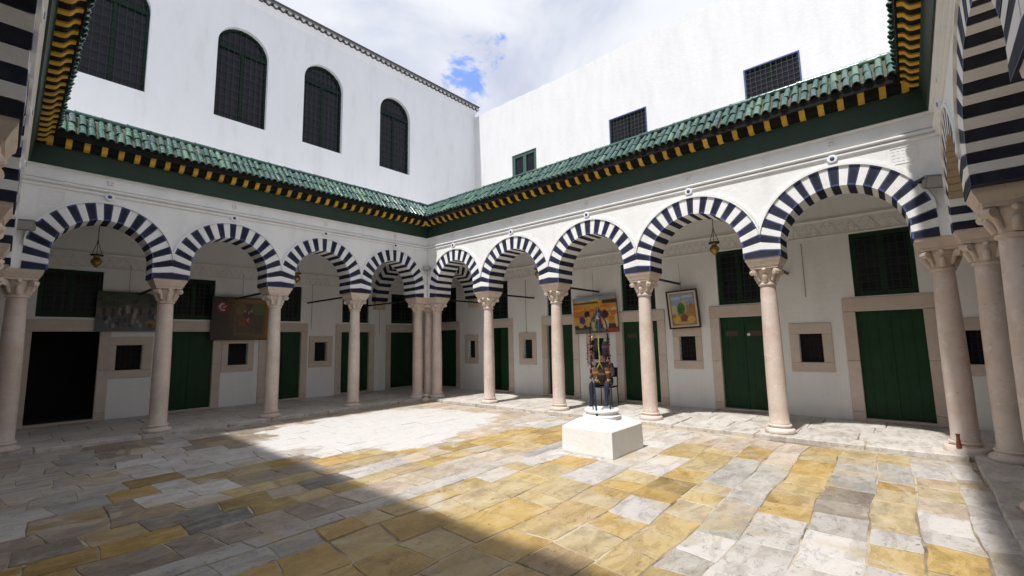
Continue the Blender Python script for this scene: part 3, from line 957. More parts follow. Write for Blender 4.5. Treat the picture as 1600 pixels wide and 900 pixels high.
def corbel_mesh():
    # S-shaped bracket hugging the stepped soffit, profile in (o, z)
    lo = [(o_ + 0.003, z - 0.018) for o_, z in SOF[1:-1]] + [(0.512, 4.336)]
    hi = [(0.512, 4.39), (0.349, 4.39)]
    mb = MB()
    mb.prism(lo + hi, lambda p: (-0.033, p[0], p[1]), lambda p: (0.033, p[0], p[1]))
    return mb.mesh('corbel', M_YELLOW, True, angle=30)
ME_CORB = corbel_mesh()
EAVE_LABEL = {'a': 'green glazed tile eave with yellow corbels over the shaded left arcade', 'b': 'green glazed tile eave with yellow corbels over the sunlit right arcade',
              'c': 'tiled eave with yellow zigzag corbels at the top left border seen from below', 'd': 'tiled eave with yellow zigzag corbels at the top right border seen from below'}
for sd in SIDES:
    m = sd.m
    root = tag(sd.root('tiled_eave'), EAVE_LABEL[sd.key], 'eave', 'tiled eaves round the court')
    L = sd.len
    def mitre(mb, prof, mat, name, smooth=False):
        """sweep (o, z) profile between the two inner corners, ends cut on the diagonal and lapped a little"""
        n_ = len(prof)
        vs = [(m * (o_ - 0.014), o_, z) for o_, z in prof] + [(m * (L - o_ + 0.014), o_, z) for o_, z in prof]
        fs = [(i, i + 1, n_ + i + 1, n_ + i) for i in range(n_ - 1)]
        mb.add(vs, fs)
        return mb.build(name, mat, root, fix=False, smooth=smooth)
    mitre(MB(), [(0.235, 4.025), (0.297, 4.026), (0.297, 3.978), (0.310, 3.978), (0.324, 4.12), (0.342, 4.245), (0.353, 4.250), (0.353, 4.262), (0.340, 4.266)], M_FASCIA, 'fascia_board')
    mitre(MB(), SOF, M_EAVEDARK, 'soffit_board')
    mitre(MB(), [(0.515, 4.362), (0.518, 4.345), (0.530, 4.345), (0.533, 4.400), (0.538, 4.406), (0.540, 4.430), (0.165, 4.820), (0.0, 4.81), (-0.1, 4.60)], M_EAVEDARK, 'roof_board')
    pitch = TILE_N[sd.key]
    usable = (0.585, L - 0.585)
    k = round((usable[1] - usable[0]) / pitch)
    pt = (usable[1] - usable[0]) / k
    def put_tile(me, s_, base, ln=0.0, lift=0.0, o_cut=None):
        o = link('roof_tile', me, root)
        # lip of the tile at base (o, z), axis climbing towards the head
        o.rotation_euler = (TANG + R(random.uniform(-1.5, 1.5)), R(random.uniform(-4, 4)), PI + R(random.uniform(-2.2, 2.2)))
        o.location = (m * s_ + random.uniform(-0.006, 0.006), base.x + random.uniform(-0.011, 0.009), base.y + lift + random.uniform(-0.005, 0.005))
        return o
    # rows run past the corners: the tiles of the last 0.6 m are shortened onto the valley
    two = sd.key in 'ab'
    kk = int(0.44 / pt)
    for q in range(-kk, k + kk + 1):
        s_ = usable[0] + q * pt
        need = max(0.585 - s_, s_ - (L - 0.585), 0.0)            # how far past the corner
        if need <= 0.001:
            if two:
                put_tile(ME_LOW, s_, T0)
                put_tile(ME_UPP, s_, T0 + TD * 0.475, lift=0.012)
            else:
                put_tile(ME_LONG, s_, T0)
        else:
            fr = need / 0.45
            if fr < 0.9:
                o = put_tile(ME_LONG, s_, T0 + TD * fr)
                o.scale = (1, 1 - fr, 1)
    # pans between the barrels
    mitre(MB(), [(0.540, 4.440), (0.166, 4.830)], M_BED, 'tile_bed')
    # ridge row
    rp = 0.30
    nr = round((L - 0.2) / rp)
    me_r = MB()
    me_r.tube([(-0.158, 0, 0), (-0.10, 0, 0), (0.13, 0, 0), (0.132, 0, 0), (0.156, 0, 0)], [0.042, 0.043, 0.046, 0.052, 0.052], 14)
    me_r = me_r.mesh('ridge_tile', M_TILE, True, angle=50)
    for q in range(nr):
        s_ = 0.1 + (q + 0.5) * (L - 0.2) / nr
        link('ridge_tile', me_r, root, (m * s_, 0.125, 4.893 + random.uniform(-0.004, 0.004)))
    # corbels
    cpn = 0.191 if sd.key in 'ad' else 0.208
    k = round((L - 0.96) / cpn)
    for q in range(k + 1):
        link('corbel', ME_CORB, root, (m * (0.48 + q * (L - 0.96) / k), 0, 0))

# ---------------------------------------------------------- gallery back walls with doors and windows
def wall_grid(name, parent, mat, x0, x1, z0, z1, y, holes, reveal, rmat=None):
    xs = sorted({x0, x1, *[h[0] for h in holes], *[h[1] for h in holes]})
    zs = sorted({z0, z1, *[h[2] for h in holes], *[h[3] for h in holes]})
    mb = MB()
    for i in range(len(xs) - 1):
        for j in range(len(zs) - 1):
            cx, cz = (xs[i] + xs[i + 1]) / 2, (zs[j] + zs[j + 1]) / 2
            if any(h[0] < cx < h[1] and h[2] < cz < h[3] for h in holes):
                continue
            mb.quad((xs[i], y, zs[j]), (xs[i + 1], y, zs[j]), (xs[i + 1], y, zs[j + 1]), (xs[i], y, zs[j + 1]))
    for a, b, c, d in holes:
        r = y - reveal
        for p, q in (((a, c), (a, d)), ((a, d), (b, d)), ((b, d), (b, c)), ((b, c), (a, c))):
            mb.quad((p[0], y, p[1]), (q[0], y, q[1]), (q[0], r, q[1]), (p[0], r, p[1]))
    return mb.build(name, mat, parent, fix=False)
def stone_block(mb, x0, x1, y0, y1, z0, z1):
    mb.box(x0, x1, y0, y1, z0, z1, 0.006)
def door_surround(parent, x0, x1, ztop, y, w=0.16, hl=0.22):
    f = empty('door_frame', ((x0 + x1) / 2, y, 0), 0, parent)
    hw = (x1 - x0) / 2
    for sx in (-1, 1):
        a, b = sx * (hw - 0.005), sx * (hw + w)
        zc = 0.0
        for zt in (0.14, ztop * 0.55 + random.uniform(-0.08, 0.08), ztop):
            MB().box(min(a, b), max(a, b), -0.10, 0.028 + (0.012 if zt < 0.2 else 0), zc + 0.002, zt - 0.002, 0.006).build('jamb_stone', M_FRAME, f)
            zc = zt
    MB().box(-hw - w, hw + w, -0.10, 0.030, ztop + 0.002, ztop + hl, 0.007).build('lintel', M_FRAME, f)
    MB().box(-hw - 0.02, hw + 0.02, -0.14, 0.035, 0.0, 0.035, 0.006).build('threshold', M_FRAME, f)
    return f
def grille_window(parent, x0, x1, z0, z1, y, nx=7, nz=8, arch=0.0, frame=0.05, name='window', bar=0.007, fmat=None):
    """green timber casement set back in the opening, iron bars in front; arch>0: round head of that radius"""
    w = empty(name, ((x0 + x1) / 2, y, z0), 0, parent)
    hw, h = (x1 - x0) / 2, z1 - z0
    zs = h - arch
    fr = MB()
    fr.box(-hw, -hw + frame, -0.11, -0.05, 0, zs); fr.box(hw - frame, hw, -0.11, -0.05, 0, zs)
    fr.box(-hw + frame, hw - frame, -0.11, -0.05, 0, frame * 1.2)
    fr.box(-frame * 0.6, frame * 0.6, -0.11, -0.052, frame * 1.2, zs if arch else h - frame)
    if arch:
        fr.box(-hw + frame, hw - frame, -0.11, -0.045, zs - 0.05, zs + 0.04)
        N = 20
        for k in range(N):
            a0, a1 = PI * k / N, PI * (k + 1) / N
            p = [(math.cos(a) * r, zs + math.sin(a) * r) for a, r in ((a0, arch), (a1, arch), (a1, arch - frame), (a0, arch - frame))]
            fr.prism(p, lambda q: (q[0], -0.11, q[1]), lambda q: (q[0], -0.05, q[1]))
    else:
        fr.box(-hw + frame, hw - frame, -0.11, -0.05, h - frame, h)
    fr.build('frame', fmat or M_GREEN, w, fix=False)
    def top(x):
        return zs + math.sqrt(max(arch * arch - x * x, 0)) if arch else h
    gr = MB()
    for k in range(1, nx):
        x = -hw + 2 * hw * k / nx
        gr.box(x - bar, x + bar, -0.042, -0.030, 0.0, top(x) - 0.005)
    for k in range(1, nz):
        z = h * k / nz
        lim = hw if z < zs else math.sqrt(max(arch * arch - (z - zs) ** 2, 0))
        if lim > 0.05:
            gr.box(-lim + 0.003, lim - 0.003, -0.0435, -0.0315, z - bar, z + bar)
    gr.build('grille', M_GRILLE, w, fix=False)
    pn = MB()
    if arch:
        pts = [(-hw, 0), (hw, 0)] + [(math.cos(PI * k / 20) * arch, zs + math.sin(PI * k / 20) * arch) for k in range(21)]
        pn.add([(p[0], -0.095, p[1]) for p in pts], [tuple(range(len(pts)))])
    else:
        pn.quad((-hw, -0.095, 0), (hw, -0.095, 0), (hw, -0.095, h), (-hw, -0.095, h))
    pn.build('pane', M_GLASS, w, fix=False)
    return w
def niche(parent, xc, hw, z0, z1, y, ow, ob, ot):
    w = empty('niche_window', (xc, y, 0), 0, parent)
    for a in ((-ow, -hw, z0, z1), (hw, ow, z0, z1), (-ow, ow, ob, z0), (-ow, ow, z1, ot)):
        MB().box(a[0] + 0.001, a[1] - 0.001, -0.11, 0.022, a[2] + 0.001, a[3] - 0.001, 0.006).build('surround_stone', M_FRAME, w)
    gr = MB()
    for k in range(1, 5):
        x = -hw + 2 * hw * k / 5
        gr.tube([(x, -0.05, z0), (x, -0.05, z1)], 0.006, 6)
    for k in range(1, 5):
        z = z0 + (z1 - z0) * k / 5
        gr.tube([(-hw, -0.058, z), (hw, -0.058, z)], 0.006, 6)
    gr.build('grille', M_IRON, w)
    MB().quad((-hw - 0.01, -0.105, z0 - 0.01), (hw + 0.01, -0.105, z0 - 0.01), (hw + 0.01, -0.105, z1 + 0.01), (-hw - 0.01, -0.105, z1 + 0.01)).build('dark_back', M_VOID, w, fix=False)  # near-black sheet, the niche's shade put into its colour
    return w
M_PLAQUE = mat_simple('door_plaque', (0.035, 0.022, 0.015), 0.5, (0.09, 0.06, 0.035), 40)
M_WHITE = mat_simple('white_enamel', (0.75, 0.75, 0.74), 0.3)
def door(parent, x0, x1, z0, z1, y, mode='shut', plaques=0):
    d = empty('door', ((x0 + x1) / 2, y, 0), 0, parent)
    hw = (x1 - x0) / 2
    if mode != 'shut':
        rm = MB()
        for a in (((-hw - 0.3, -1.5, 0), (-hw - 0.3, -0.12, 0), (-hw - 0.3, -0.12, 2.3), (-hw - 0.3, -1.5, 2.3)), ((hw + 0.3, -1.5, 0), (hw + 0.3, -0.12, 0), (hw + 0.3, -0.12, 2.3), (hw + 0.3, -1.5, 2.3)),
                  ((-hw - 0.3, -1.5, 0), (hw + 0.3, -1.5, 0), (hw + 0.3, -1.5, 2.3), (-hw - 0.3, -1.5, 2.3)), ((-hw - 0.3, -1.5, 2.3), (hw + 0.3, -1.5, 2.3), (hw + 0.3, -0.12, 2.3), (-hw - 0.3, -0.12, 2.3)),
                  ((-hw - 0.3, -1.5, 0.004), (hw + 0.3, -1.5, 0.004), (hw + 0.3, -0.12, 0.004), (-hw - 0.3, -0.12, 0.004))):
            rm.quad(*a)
        rm.build('dark_room', M_VOID, d, fix=False)  # cell walls coloured near black to make the doorway look unlit
    def leaf(xa, xb):
        l = MB()
        l.box(xa, xb, -0.10, -0.06, z0 + 0.036, z1, 0.004)
        nb = 3
        for q in range(nb):
            a = xa + (xb - xa) * q / nb + 0.004; b = xa + (xb - xa) * (q + 1) / nb - 0.004
            l.box(a, b, -0.065, -0.056, z0 + 0.06, z1 - 0.03, 0.002)
        return l.build('door_leaf', M_DOOR, d)
    if mode == 'shut':
        la = leaf(-hw, -0.004)
        lb = leaf(0.004, hw)
        MB().box(-0.022, 0.022, -0.102, -0.042, z0 + 0.03, z1 + 0.005, 0.004).build('meeting_strip', M_DOOR, d)
        hd = MB()
        hd.tube([(0.045, -0.05, 0.86), (0.045, -0.02, 0.86), (0.045, -0.02, 0.78), (0.045, -0.05, 0.78)], 0.007, 6)
        hd.build('handle', M_IRON, lb)
        if plaques:
            for q, px in enumerate((-hw * 0.5, hw * 0.5)):
                p = MB().box(px - 0.11, px + 0.11, -0.056, -0.047, 1.36, 1.46, 0.003).build('plaque', M_PLAQUE, d)
            if plaques > 1:
                o = MB().lathe([(0.028, 0), (0.028, 0.006), (0.02, 0.010)], 14).build('knob', M_WHITE, d, (-hw * 0.22, -0.052, 1.385), smooth=True)
                o.rotation_euler = (-PI / 2, 0, 0)
    elif mode == 'half':
        la = MB()
        l = MB().box(-0.0, hw * 1.0, -0.02, 0.02, z0 + 0.036, z1, 0.004)
        o = l.build('door_leaf', M_DOOR, d, (-hw, -0.10, 0))
        o = l.build('door_leaf', M_DOOR, d, (hw, -0.12, 0))
        o.rotation_euler = (0, 0, R(-105))
    return d
GW = {}
WALL_LABEL = {'a': 'whitewashed gallery wall with cell doors behind the shaded left arcade', 'b': 'whitewashed gallery wall with green cell doors behind the sunlit right arcade',
              'c': 'plain gallery wall behind the near left arcade', 'd': 'plain gallery wall behind the near right arcade'}
DOORS_A = [(6.02, 6.93, 'open', 0), (4.13, 4.96, 'shut', 0), (2.20, 3.03, 'shut', 0), (0.27, 1.12, 'shut', 0), (-1.28, -0.44, 'shut', 0)]
NICHE_A = [(5.57, 0.20, 0.365), (3.63, 0.20, 0.335), (1.68, 0.165, 0.315)]
DOORS_B = [(-1.56, -0.80, 'shut', 0), (0.52, 1.26, 'half', 0), (2.53, 3.29, 'shut', 0), (4.57, 5.38, 'shut', 1), (6.59, 7.39, 'shut', 2), (8.67, 9.49, 'shut', 0)]
NICHE_B = [(-0.16, 0.14, 0.28), (1.90, 0.15, 0.285), (3.95, 0.155, 0.30), (5.97, 0.16, 0.285), (8.035, 0.165, 0.305), (10.05, 0.16, 0.29)]
for sd in SIDES:
    m, G = sd.m, sd.gal
    y = -G
    root = tag(sd.root('gallery_wall'), WALL_LABEL[sd.key], 'wall', 'gallery walls')
    GW[sd.key] = root
    ends = {'a': (-1.70, LX + 2.0), 'b': (-2.40, LY + 2.0), 'c': (-2.4, LY + 2.0), 'd': (-1.7, 9.7)}[sd.key]
    doors = {'a': DOORS_A, 'b': DOORS_B}.get(sd.key, [])
    nich = {'a': NICHE_A, 'b': NICHE_B}.get(sd.key, [])
    zt, wz0, wz1 = (1.68, 1.945, 2.84) if sd.key == 'a' else (1.715, 1.955, 2.99)
    n0, n1, nb_, nt_ = (0.92, 1.41, 0.765, 1.575) if sd.key == 'a' else (0.895, 1.375, 0.735, 1.555)
    holes = []
    for s0, s1, mode, pl in doors:
        a, b = sorted((m * s0, m * s1))
        holes.append((a, b, 0.0, zt))
        holes.append((a + 0.02, b - 0.02, wz0, wz1))
    for sc_, hw, ow in nich:
        holes.append((m * sc_ - hw, m * sc_ + hw, n0, n1))
    a, b = sorted((m * ends[0], m * ends[1]))
    wall_grid('plaster', root, M_PLASTER_IN, a, b, -0.1, 4.06, y, holes, 0.12)
    # stone surround, door and grilled window of each cell
    for s0, s1, mode, pl in doors:
        x0, x1 = sorted((m * s0, m * s1))
        door_surround(root, x0, x1, zt, y)
        door(root, x0, x1, 0.0, zt, y, mode, pl)
        grille_window(root, x0 + 0.02, x1 - 0.02, wz0, wz1, y, 8, 9, frame=0.07, fmat=M_DOOR)
    for sc_, hw, ow in nich:
        niche(root, m * sc_, hw, n0, n1, y, ow, nb_, nt_)
    if sd.key in 'ab':
        # band of carved stucco and the string course over it
        bd = MB()
        x0, x1 = a + 0.02, b - 0.02
        bz = 2.905 if sd.key == 'a' else 2.998
        strip_profile(bd, x0, x1, [(y - 0.01, bz), (y + 0.014, bz + 0.003), (y + 0.014, bz + 0.02), (y + 0.004, bz + 0.025)])
        strip_profile(bd, x0, x1, [(y - 0.01, bz + 0.26), (y + 0.012, bz + 0.263), (y + 0.030, bz + 0.285), (y + 0.030, bz + 0.30), (y - 0.01, bz + 0.305)])
        bd.build('string_course', M_STUCCO, root)
        zg = MB()
        px_ = x0
        q = 0
        while px_ < x1 - 0.14:
            if not any(h[0] - 0.02 < px_ + 0.06 < h[1] + 0.02 and h[3] > bz + 0.02 for h in holes):
                for dz, w_ in ((bz + 0.04, 0.0), (bz + 0.145, 0.5)):
                    cx = px_ + (0.065 if w_ else 0)
                    p = [(cx, dz), (cx + 0.022, dz), (cx + 0.085, dz + 0.085), (cx + 0.063, dz + 0.085)]
                    if q % 2: p = [(2 * (cx + 0.042) - u, v_) for u, v_ in p][::-1]
                    zg.prism(p, lambda t: (t[0], y - 0.002, t[1]), lambda t: (t[0], y + 0.013, t[1]))
                    zg.ball((cx + (0.012 if q % 2 else 0.07), y + 0.002, dz + 0.022), 0.014, 6, 4)
            px_ += 0.13
            q += 1
        zg.build('stucco_relief', M_STUCCO, root, fix=False)['kind'] = 'stuff'

# ---------------------------------------------------------- upper storeys
def upper_wall_arched(root, x0, x1, z0, z1, y, wins, mat):
    mb = MB()
    x = x0
    for xc, hw, zb, zs in wins:
        mb.quad((x, y, z0), (xc - hw, y, z0), (xc - hw, y, z1), (x, y, z1))
        mb.quad((xc - hw, y, z0), (xc + hw, y, z0), (xc + hw, y, zb), (xc - hw, y, zb))
        N = 24
        pts = [(xc - hw * math.cos(PI * k / N), zs + hw * math.sin(PI * k / N)) for k in range(N + 1)]
        for k in range(N):
            p, q = pts[k], pts[k + 1]
            mb.quad((p[0], y, p[1]), (q[0], y, q[1]), (q[0], y, z1), (p[0], y, z1))
        loop = [(xc + hw, zb), (xc - hw, zb)] + pts + [(xc + hw, zb)]
        for k in range(len(loop) - 1):
            p, q = loop[k], loop[k + 1]
            mb.quad((p[0], y, p[1]), (q[0], y, q[1]), (q[0], y - 0.22, q[1]), (p[0], y - 0.22, p[1]))
        x = xc + hw
    mb.quad((x, y, z0), (x1, y, z0), (x1, y, z1), (x, y, z1))
    return mb.build('plaster', mat, root, fix=False)
ua = tag(A.root('upper_storey_wall'), 'shaded white upper wall with tall round-headed barred windows on the left', 'wall')
WA = [(-0.53, 0.555, 6.74, 8.59), (1.80, 0.555, 6.74, 8.59), (3.83, 0.565, 6.73, 8.59), (6.22, 0.565, 6.74, 8.59), (8.4, 0.565, 6.74, 8.59)]
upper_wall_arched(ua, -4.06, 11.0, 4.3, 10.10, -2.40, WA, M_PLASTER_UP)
for xc, hw, zb, zs in WA:
    grille_window(ua, xc - hw + 0.002, xc + hw - 0.002, zb, zs + hw, -2.46, 9, 12, arch=hw - 0.002, frame=0.05, bar=0.0042)
    sur = MB()
    hood(sur, xc, 9.0, (zs, hw, hw), hw + 0.002, hw + 0.035, -2.403, -2.388) if False else None
MB().box(-4.06, 11.0, -2.9, -2.52, 10.10, 10.14).build('coping', M_PLASTER_UP, ua)
cv = MB()
strip_profile(cv, -4.05, 11.0, [(-2.402, 9.86), (-2.385, 9.90), (-2.34, 9.965), (-2.27, 10.005), (-2.26, 10.03), (-2.41, 10.03)])
cv.build('cove', M_PLASTER_UP, ua, fix=False)
M_TEND = mat_simple('pale_tile_end', (0.60, 0.60, 0.52), 0.6, (0.42, 0.44, 0.38), 18, vary=0.15)
M_TDARK = mat_simple('weathered_tile', (0.075, 0.075, 0.085), 0.6, (0.045, 0.05, 0.05), 8)
te = MB()
te.prism([(-0.058, 0.07), (-0.05, 0.03), (-0.022, 0.0), (0.022, 0.0), (0.05, 0.03), (0.058, 0.07)], lambda p: (p[0] * 1.22, -0.12, p[1] * 1.1 - 0.008), lambda p: (p[0] * 1.22, 0.02, p[1] * 1.1 - 0.008), 1)
te.prism([(-0.04, 0.072), (-0.035, 0.045), (-0.012, 0.012), (0.012, 0.012), (0.035, 0.045), (0.04, 0.072)], lambda p: (p[0] * 1.1, 0.0, p[1]), lambda p: (p[0] * 1.1, 0.032, p[1]), 0)
te.v = [(x * 1.2, y, z * 1.2 - 0.015) for x, y, z in te.v]
te = te.mesh('eave_tile', [M_TEND, M_TDARK])
k = 0
xx = -4.0
while xx < 6.4:
    link('eave_tile', te, ua, (xx, -2.25, 10.03))
    xx += 0.176
MB().box(-4.06, 11.0, -2.75, -2.19, 10.105, 10.135, 0.004).build('eave_slab', mat_simple('grey_eave_slab', (0.22, 0.22, 0.23), 0.8, (0.15, 0.15, 0.16), 6), ua)
cr = MB()
strip_profile(cr, -4.07, 11.0, [(-2.75, 10.138), (-2.17, 10.138), (-2.165, 10.175), (-2.30, 10.26), (-2.75, 10.42)])
cr.build('eave_roof', M_TDARK, ua, fix=False)

ub = tag(B.root('upper_storey_wall'), 'tall blank sunlit white wall with three small barred windows on the right', 'wall')
UBY = -4.05
WB = [(-0.50, 0.56, 6.30, 7.74), (3.30, 4.39, 6.40, 7.72), (6.92, 8.02, 6.40, 7.71)]
hb = []
for s0, s1, z0, z1 in WB:
    a, b = sorted((-s0, -s1))
    hb.append((a, b, z0, z1))
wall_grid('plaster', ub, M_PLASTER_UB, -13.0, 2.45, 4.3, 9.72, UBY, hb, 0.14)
for wi, (a, b, z0, z1) in enumerate(hb):
    if wi == 0:
        w_ = grille_window(ub, a + 0.002, b - 0.002, z0, z1, UBY + 0.02, 1, 1, frame=0.11)
        for ch_ in w_.children:
            if ch_.name.startswith('frame'):
                ch_.data.materials[0] = mat_simple('faded_green_shutter', (0.03, 0.085, 0.06), 0.6)
        continue
    grille_window(ub, a + 0.002, b - 0.002, z0, z1, UBY + 0.035, 10, 11, frame=0.035, bar=0.0042)
    w_ = MB()
    w_.box(a - 0.03, a, UBY - 0.02, UBY + 0.012, z0 - 0.03, z1 + 0.03); w_.box(b, b + 0.03, UBY - 0.02, UBY + 0.012, z0 - 0.03, z1 + 0.03); w_.box(a, b, UBY - 0.02, UBY + 0.012, z1, z1 + 0.03)
    w_.build('painted_edge', M_VBLUE, ub)
# uneven parapet head
pp = MB()
rr = random.Random(5)
px_, zz = -13.0, 9.78
while px_ < 2.45:
    nx_ = min(px_ + rr.uniform(0.12, 0.4), 2.45)
    nz_ = 9.80 + 0.02 * math.sin(nx_ * 0.9) - 0.008 * nx_ + rr.uniform(-0.018, 0.018)
    for yy in (UBY, UBY - 0.4):
        pp.quad((px_, yy, 9.72), (nx_, yy, 9.72), (nx_, yy, nz_), (px_, yy, zz))
    pp.quad((px_, UBY, zz), (nx_, UBY, nz_), (nx_, UBY - 0.4, nz_), (px_, UBY - 0.4, zz))
    px_, zz = nx_, nz_
pp.build('parapet_head', M_PLASTER_UB, ub, fix=False)

# ---------------------------------------------------------- floodlights
def floodlight(sd, s_, o_, z, label, yaw=0.0, tilt=-25, sc=1.0):
    r = empty('floodlight', Vector(sd.o) + Matrix.Rotation(sd.phi, 3, 'Z') @ Vector((sd.m * s_, o_, z)), sd.phi + yaw)
    tag(r, label, 'floodlight', 'floodlights on the arcade walls')
    b = MB(); b.box(-0.11 * sc, 0.11 * sc, 0.10, 0.17, -0.075 * sc, 0.075 * sc, 0.012)
    for q in range(5):
        x = (-0.09 + 0.045 * q) * sc
        b.box(x - 0.004, x + 0.004, 0.075, 0.101, -0.06 * sc, 0.06 * sc)
    h = b.build('housing', M_GREYMETAL, r); h.rotation_euler = (R(tilt), 0, 0)
    g = MB(); g.box(-0.095 * sc, 0.095 * sc, 0.1705, 0.176, -0.06 * sc, 0.06 * sc, 0.002)
    h = g.build('lens', M_LAMPGLASS, r); h.rotation_euler = (R(tilt), 0, 0)
    k = MB(); k.box(-0.12 * sc, -0.112 * sc, 0.0, 0.14, -0.015, 0.015); k.box(0.112 * sc, 0.12 * sc, 0.0, 0.14, -0.015, 0.015); k.box(-0.12 * sc, 0.12 * sc, -0.004, 0.006, -0.02, 0.02)
    k.build('bracket', M_IRON, r)
floodlight(A, 7.14, FACE + 0.01, 3.10, 'grey floodlight fixed beside the shaded arch in the left corner', -0.35, -20)
floodlight(B, 9.60, FACE + 0.01, 3.14, 'grey floodlight fixed beside the last sunlit arch on the right', 0.5, -20, 1.05)
floodlight(B, 0.27, FACE + 0.02, 3.20, 'small grey lamp in the far corner where the two arcades meet', 0.75, 0, 0.75)

# ---------------------------------------------------------- hanging brass lanterns
def lantern(sd, s_, o_, z, label, top=4.05):
    p = Vector(sd.o) + Matrix.Rotation(sd.phi, 3, 'Z') @ Vector((sd.m * s_, o_, 0))
    r = tag(empty('hanging_lantern', (p.x, p.y, z)), label, 'lantern', 'lanterns hanging in the galleries')
    MB().lathe([(0.010, -0.17), (0.024, -0.158), (0.024, -0.142), (0.050, -0.12), (0.076, -0.08), (0.079, -0.05), (0.064, -0.018), (0.044, 0.0), (0.042, 0.022), (0.05, 0.04)], 18).build('bowl', M_BRASS, r, smooth=True)
    MB().lathe([(0.085, 0.04), (0.092, 0.046), (0.092, 0.062), (0.05, 0.07)], 18).build('rim', M_IRON, r, smooth=True)
    ch = MB()
    for k in range(3):
        a = 2 * PI * k / 3 + 0.4
        ch.tube([(0.08 * math.cos(a), 0.08 * math.sin(a), 0.06), (0, 0, 0.30)], 0.005, 5)
    ch.ball((0, 0, 0.30), 0.014, 8, 5)
    ch.tube([(0, 0, 0.30), (0, 0, top - z)], 0.006, 5)
    ch.build('chain', M_IRON, r)
lantern(A, 6.28, -1.2, 2.92, 'dim brass lantern hanging inside the leftmost shaded arch')
lantern(A, 2.86, -1.2, 2.94, 'small brass lantern hanging behind the third shaded arch of the left arcade')
lantern(B, 6.89, -0.70, 2.92, 'gold lantern hanging inside the fourth arch of the sunlit arcade')
lantern(B, 3.05, -0.70, 2.92, 'brass lantern half hidden behind the second arch of the sunlit arcade')

# ---------------------------------------------------------- paintings
def canvas(name, w, h, fn, nx=56, ny=40):
    vs = [(-w / 2 + w * i / nx, 0, h * j / ny) for j in range(ny + 1) for i in range(nx + 1)]
    fs = [(j * (nx + 1) + i, j * (nx + 1) + i + 1, (j + 1) * (nx + 1) + i + 1, (j + 1) * (nx + 1) + i) for j in range(ny) for i in range(nx)]
    me = bpy.data.meshes.new(name)
    me.from_pydata(vs, [], fs)
    me.materials.append(M_PAINT)
    at = me.color_attributes.new('paint', 'FLOAT_COLOR', 'POINT')
    for j in range(ny + 1):
        for i in range(nx + 1):
            c = fn(i / nx, j / ny)
            at.data[j * (nx + 1) + i].color = (*c, 1)
    me.update()
    return me
def painter(bg, marks, grain=0.12, seed=1, dim=1.0):
    rr = random.Random(seed)
    def f(u, v):
        c = bg(u, v)
        for kind, x, y, a, b, col in marks:
            d = ((u - x) / a) ** 2 + ((v - y) / b) ** 2 if kind == 'e' else max(abs(u - x) / a, abs(v - y) / b)
            if d < 1: c = col
        k = (1 + rr.uniform(-grain, grain)) * dim
        return tuple(max(0.0, q * k) for q in c)
    return f
def lerp(a, b, t):
    t = max(0, min(1, t))
    return tuple(x + (y - x) * t for x, y in zip(a, b))
def painting(sd, s0, s1, z0, z1, off, fn, label, frame=None, fw_=0.03, mat=None, lean=2.0, tilt=0.0):
    m = sd.m
    sc_ = (s0 + s1) / 2
    w, h = abs(s1 - s0), z1 - z0
    p = Vector(sd.o) + Matrix.Rotation(sd.phi, 3, 'Z') @ Vector((m * sc_, -sd.gal + off, z0))
    r = tag(empty('painting', p, sd.phi), label, 'painting', 'paintings on the gallery walls')
    r.rotation_euler = (R(-lean), R(tilt), sd.phi)
    # the local x axis runs right to left for a viewer in the court, so the picture is flipped back
    me = canvas('canvas', w - 2 * fw_ if frame else w, h - 2 * fw_ if frame else h, lambda u, v: fn(1 - u, v))
    link('canvas', me, r, (0, 0.018, fw_ if frame else 0))
    MB().box(-w / 2 + 0.004, w / 2 - 0.004, -0.012, 0.0165, 0.004, h - 0.004).build('stretcher', M_EAVEDARK, r)
    if frame:
        for wd, y1, mt, ins in frame:
            for a in ((-w / 2 + ins, -w / 2 + ins + wd, ins, h - ins), (w / 2 - ins - wd, w / 2 - ins, ins, h - ins), (-w / 2 + ins + wd, w / 2 - ins - wd, ins, ins + wd), (-w / 2 + ins + wd, w / 2 - ins - wd, h - ins - wd, h - ins)):
                MB().box(a[0], a[1], -0.005, y1, a[2], a[3], 0.003).build('frame_rail', mt, r)
    wr = MB(); wr.tube([(0, 0.0, h - 0.01), (0, -off * 0.6, h + 0.55)], 0.003, 5); wr.build('hanging_wire', M_IRON, r)
    return r
M_DKFRAME = mat_simple('dark_red_wood', (0.030, 0.010, 0.010), 0.4, (0.05, 0.016, 0.014), 20)
M_MOUNT = mat_simple('cream_mount', (0.55, 0.48, 0.36), 0.7)
M_GILT = mat_simple('dull_gilt', (0.20, 0.11, 0.035), 0.5, (0.12, 0.06, 0.02), 24)
rq = random.Random(3)
mk = []
for k in range(9):
    mk.append(('b', 0.05 + k * 0.115, 0.52 + rq.uniform(-0.05, 0.05), 0.04, 0.10, rq.choice(((0.26, 0.23, 0.19), (0.32, 0.28, 0.24), (0.17, 0.12, 0.09)))))
for k in range(6):
    mk.append(('e', 0.12 + k * 0.15, 0.50, 0.028, 0.11, (0.035, 0.025, 0.02)))
for k in range(26):
    mk.append(('e', rq.random(), rq.uniform(0.68, 1.0), rq.uniform(0.03, 0.09), rq.uniform(0.03, 0.07), rq.choice(((0.03, 0.045, 0.015), (0.05, 0.07, 0.025), (0.02, 0.022, 0.012)))))
for k in range(30):
    mk.append(('e', rq.uniform(0.15, 1.0), rq.uniform(0.12, 0.42), rq.uniform(0.015, 0.04), rq.uniform(0.04, 0.09), rq.choice(((0.025, 0.03, 0.06), (0.16, 0.06, 0.025), (0.30, 0.28, 0.26), (0.03, 0.02, 0.02), (0.08, 0.09, 0.15)))))
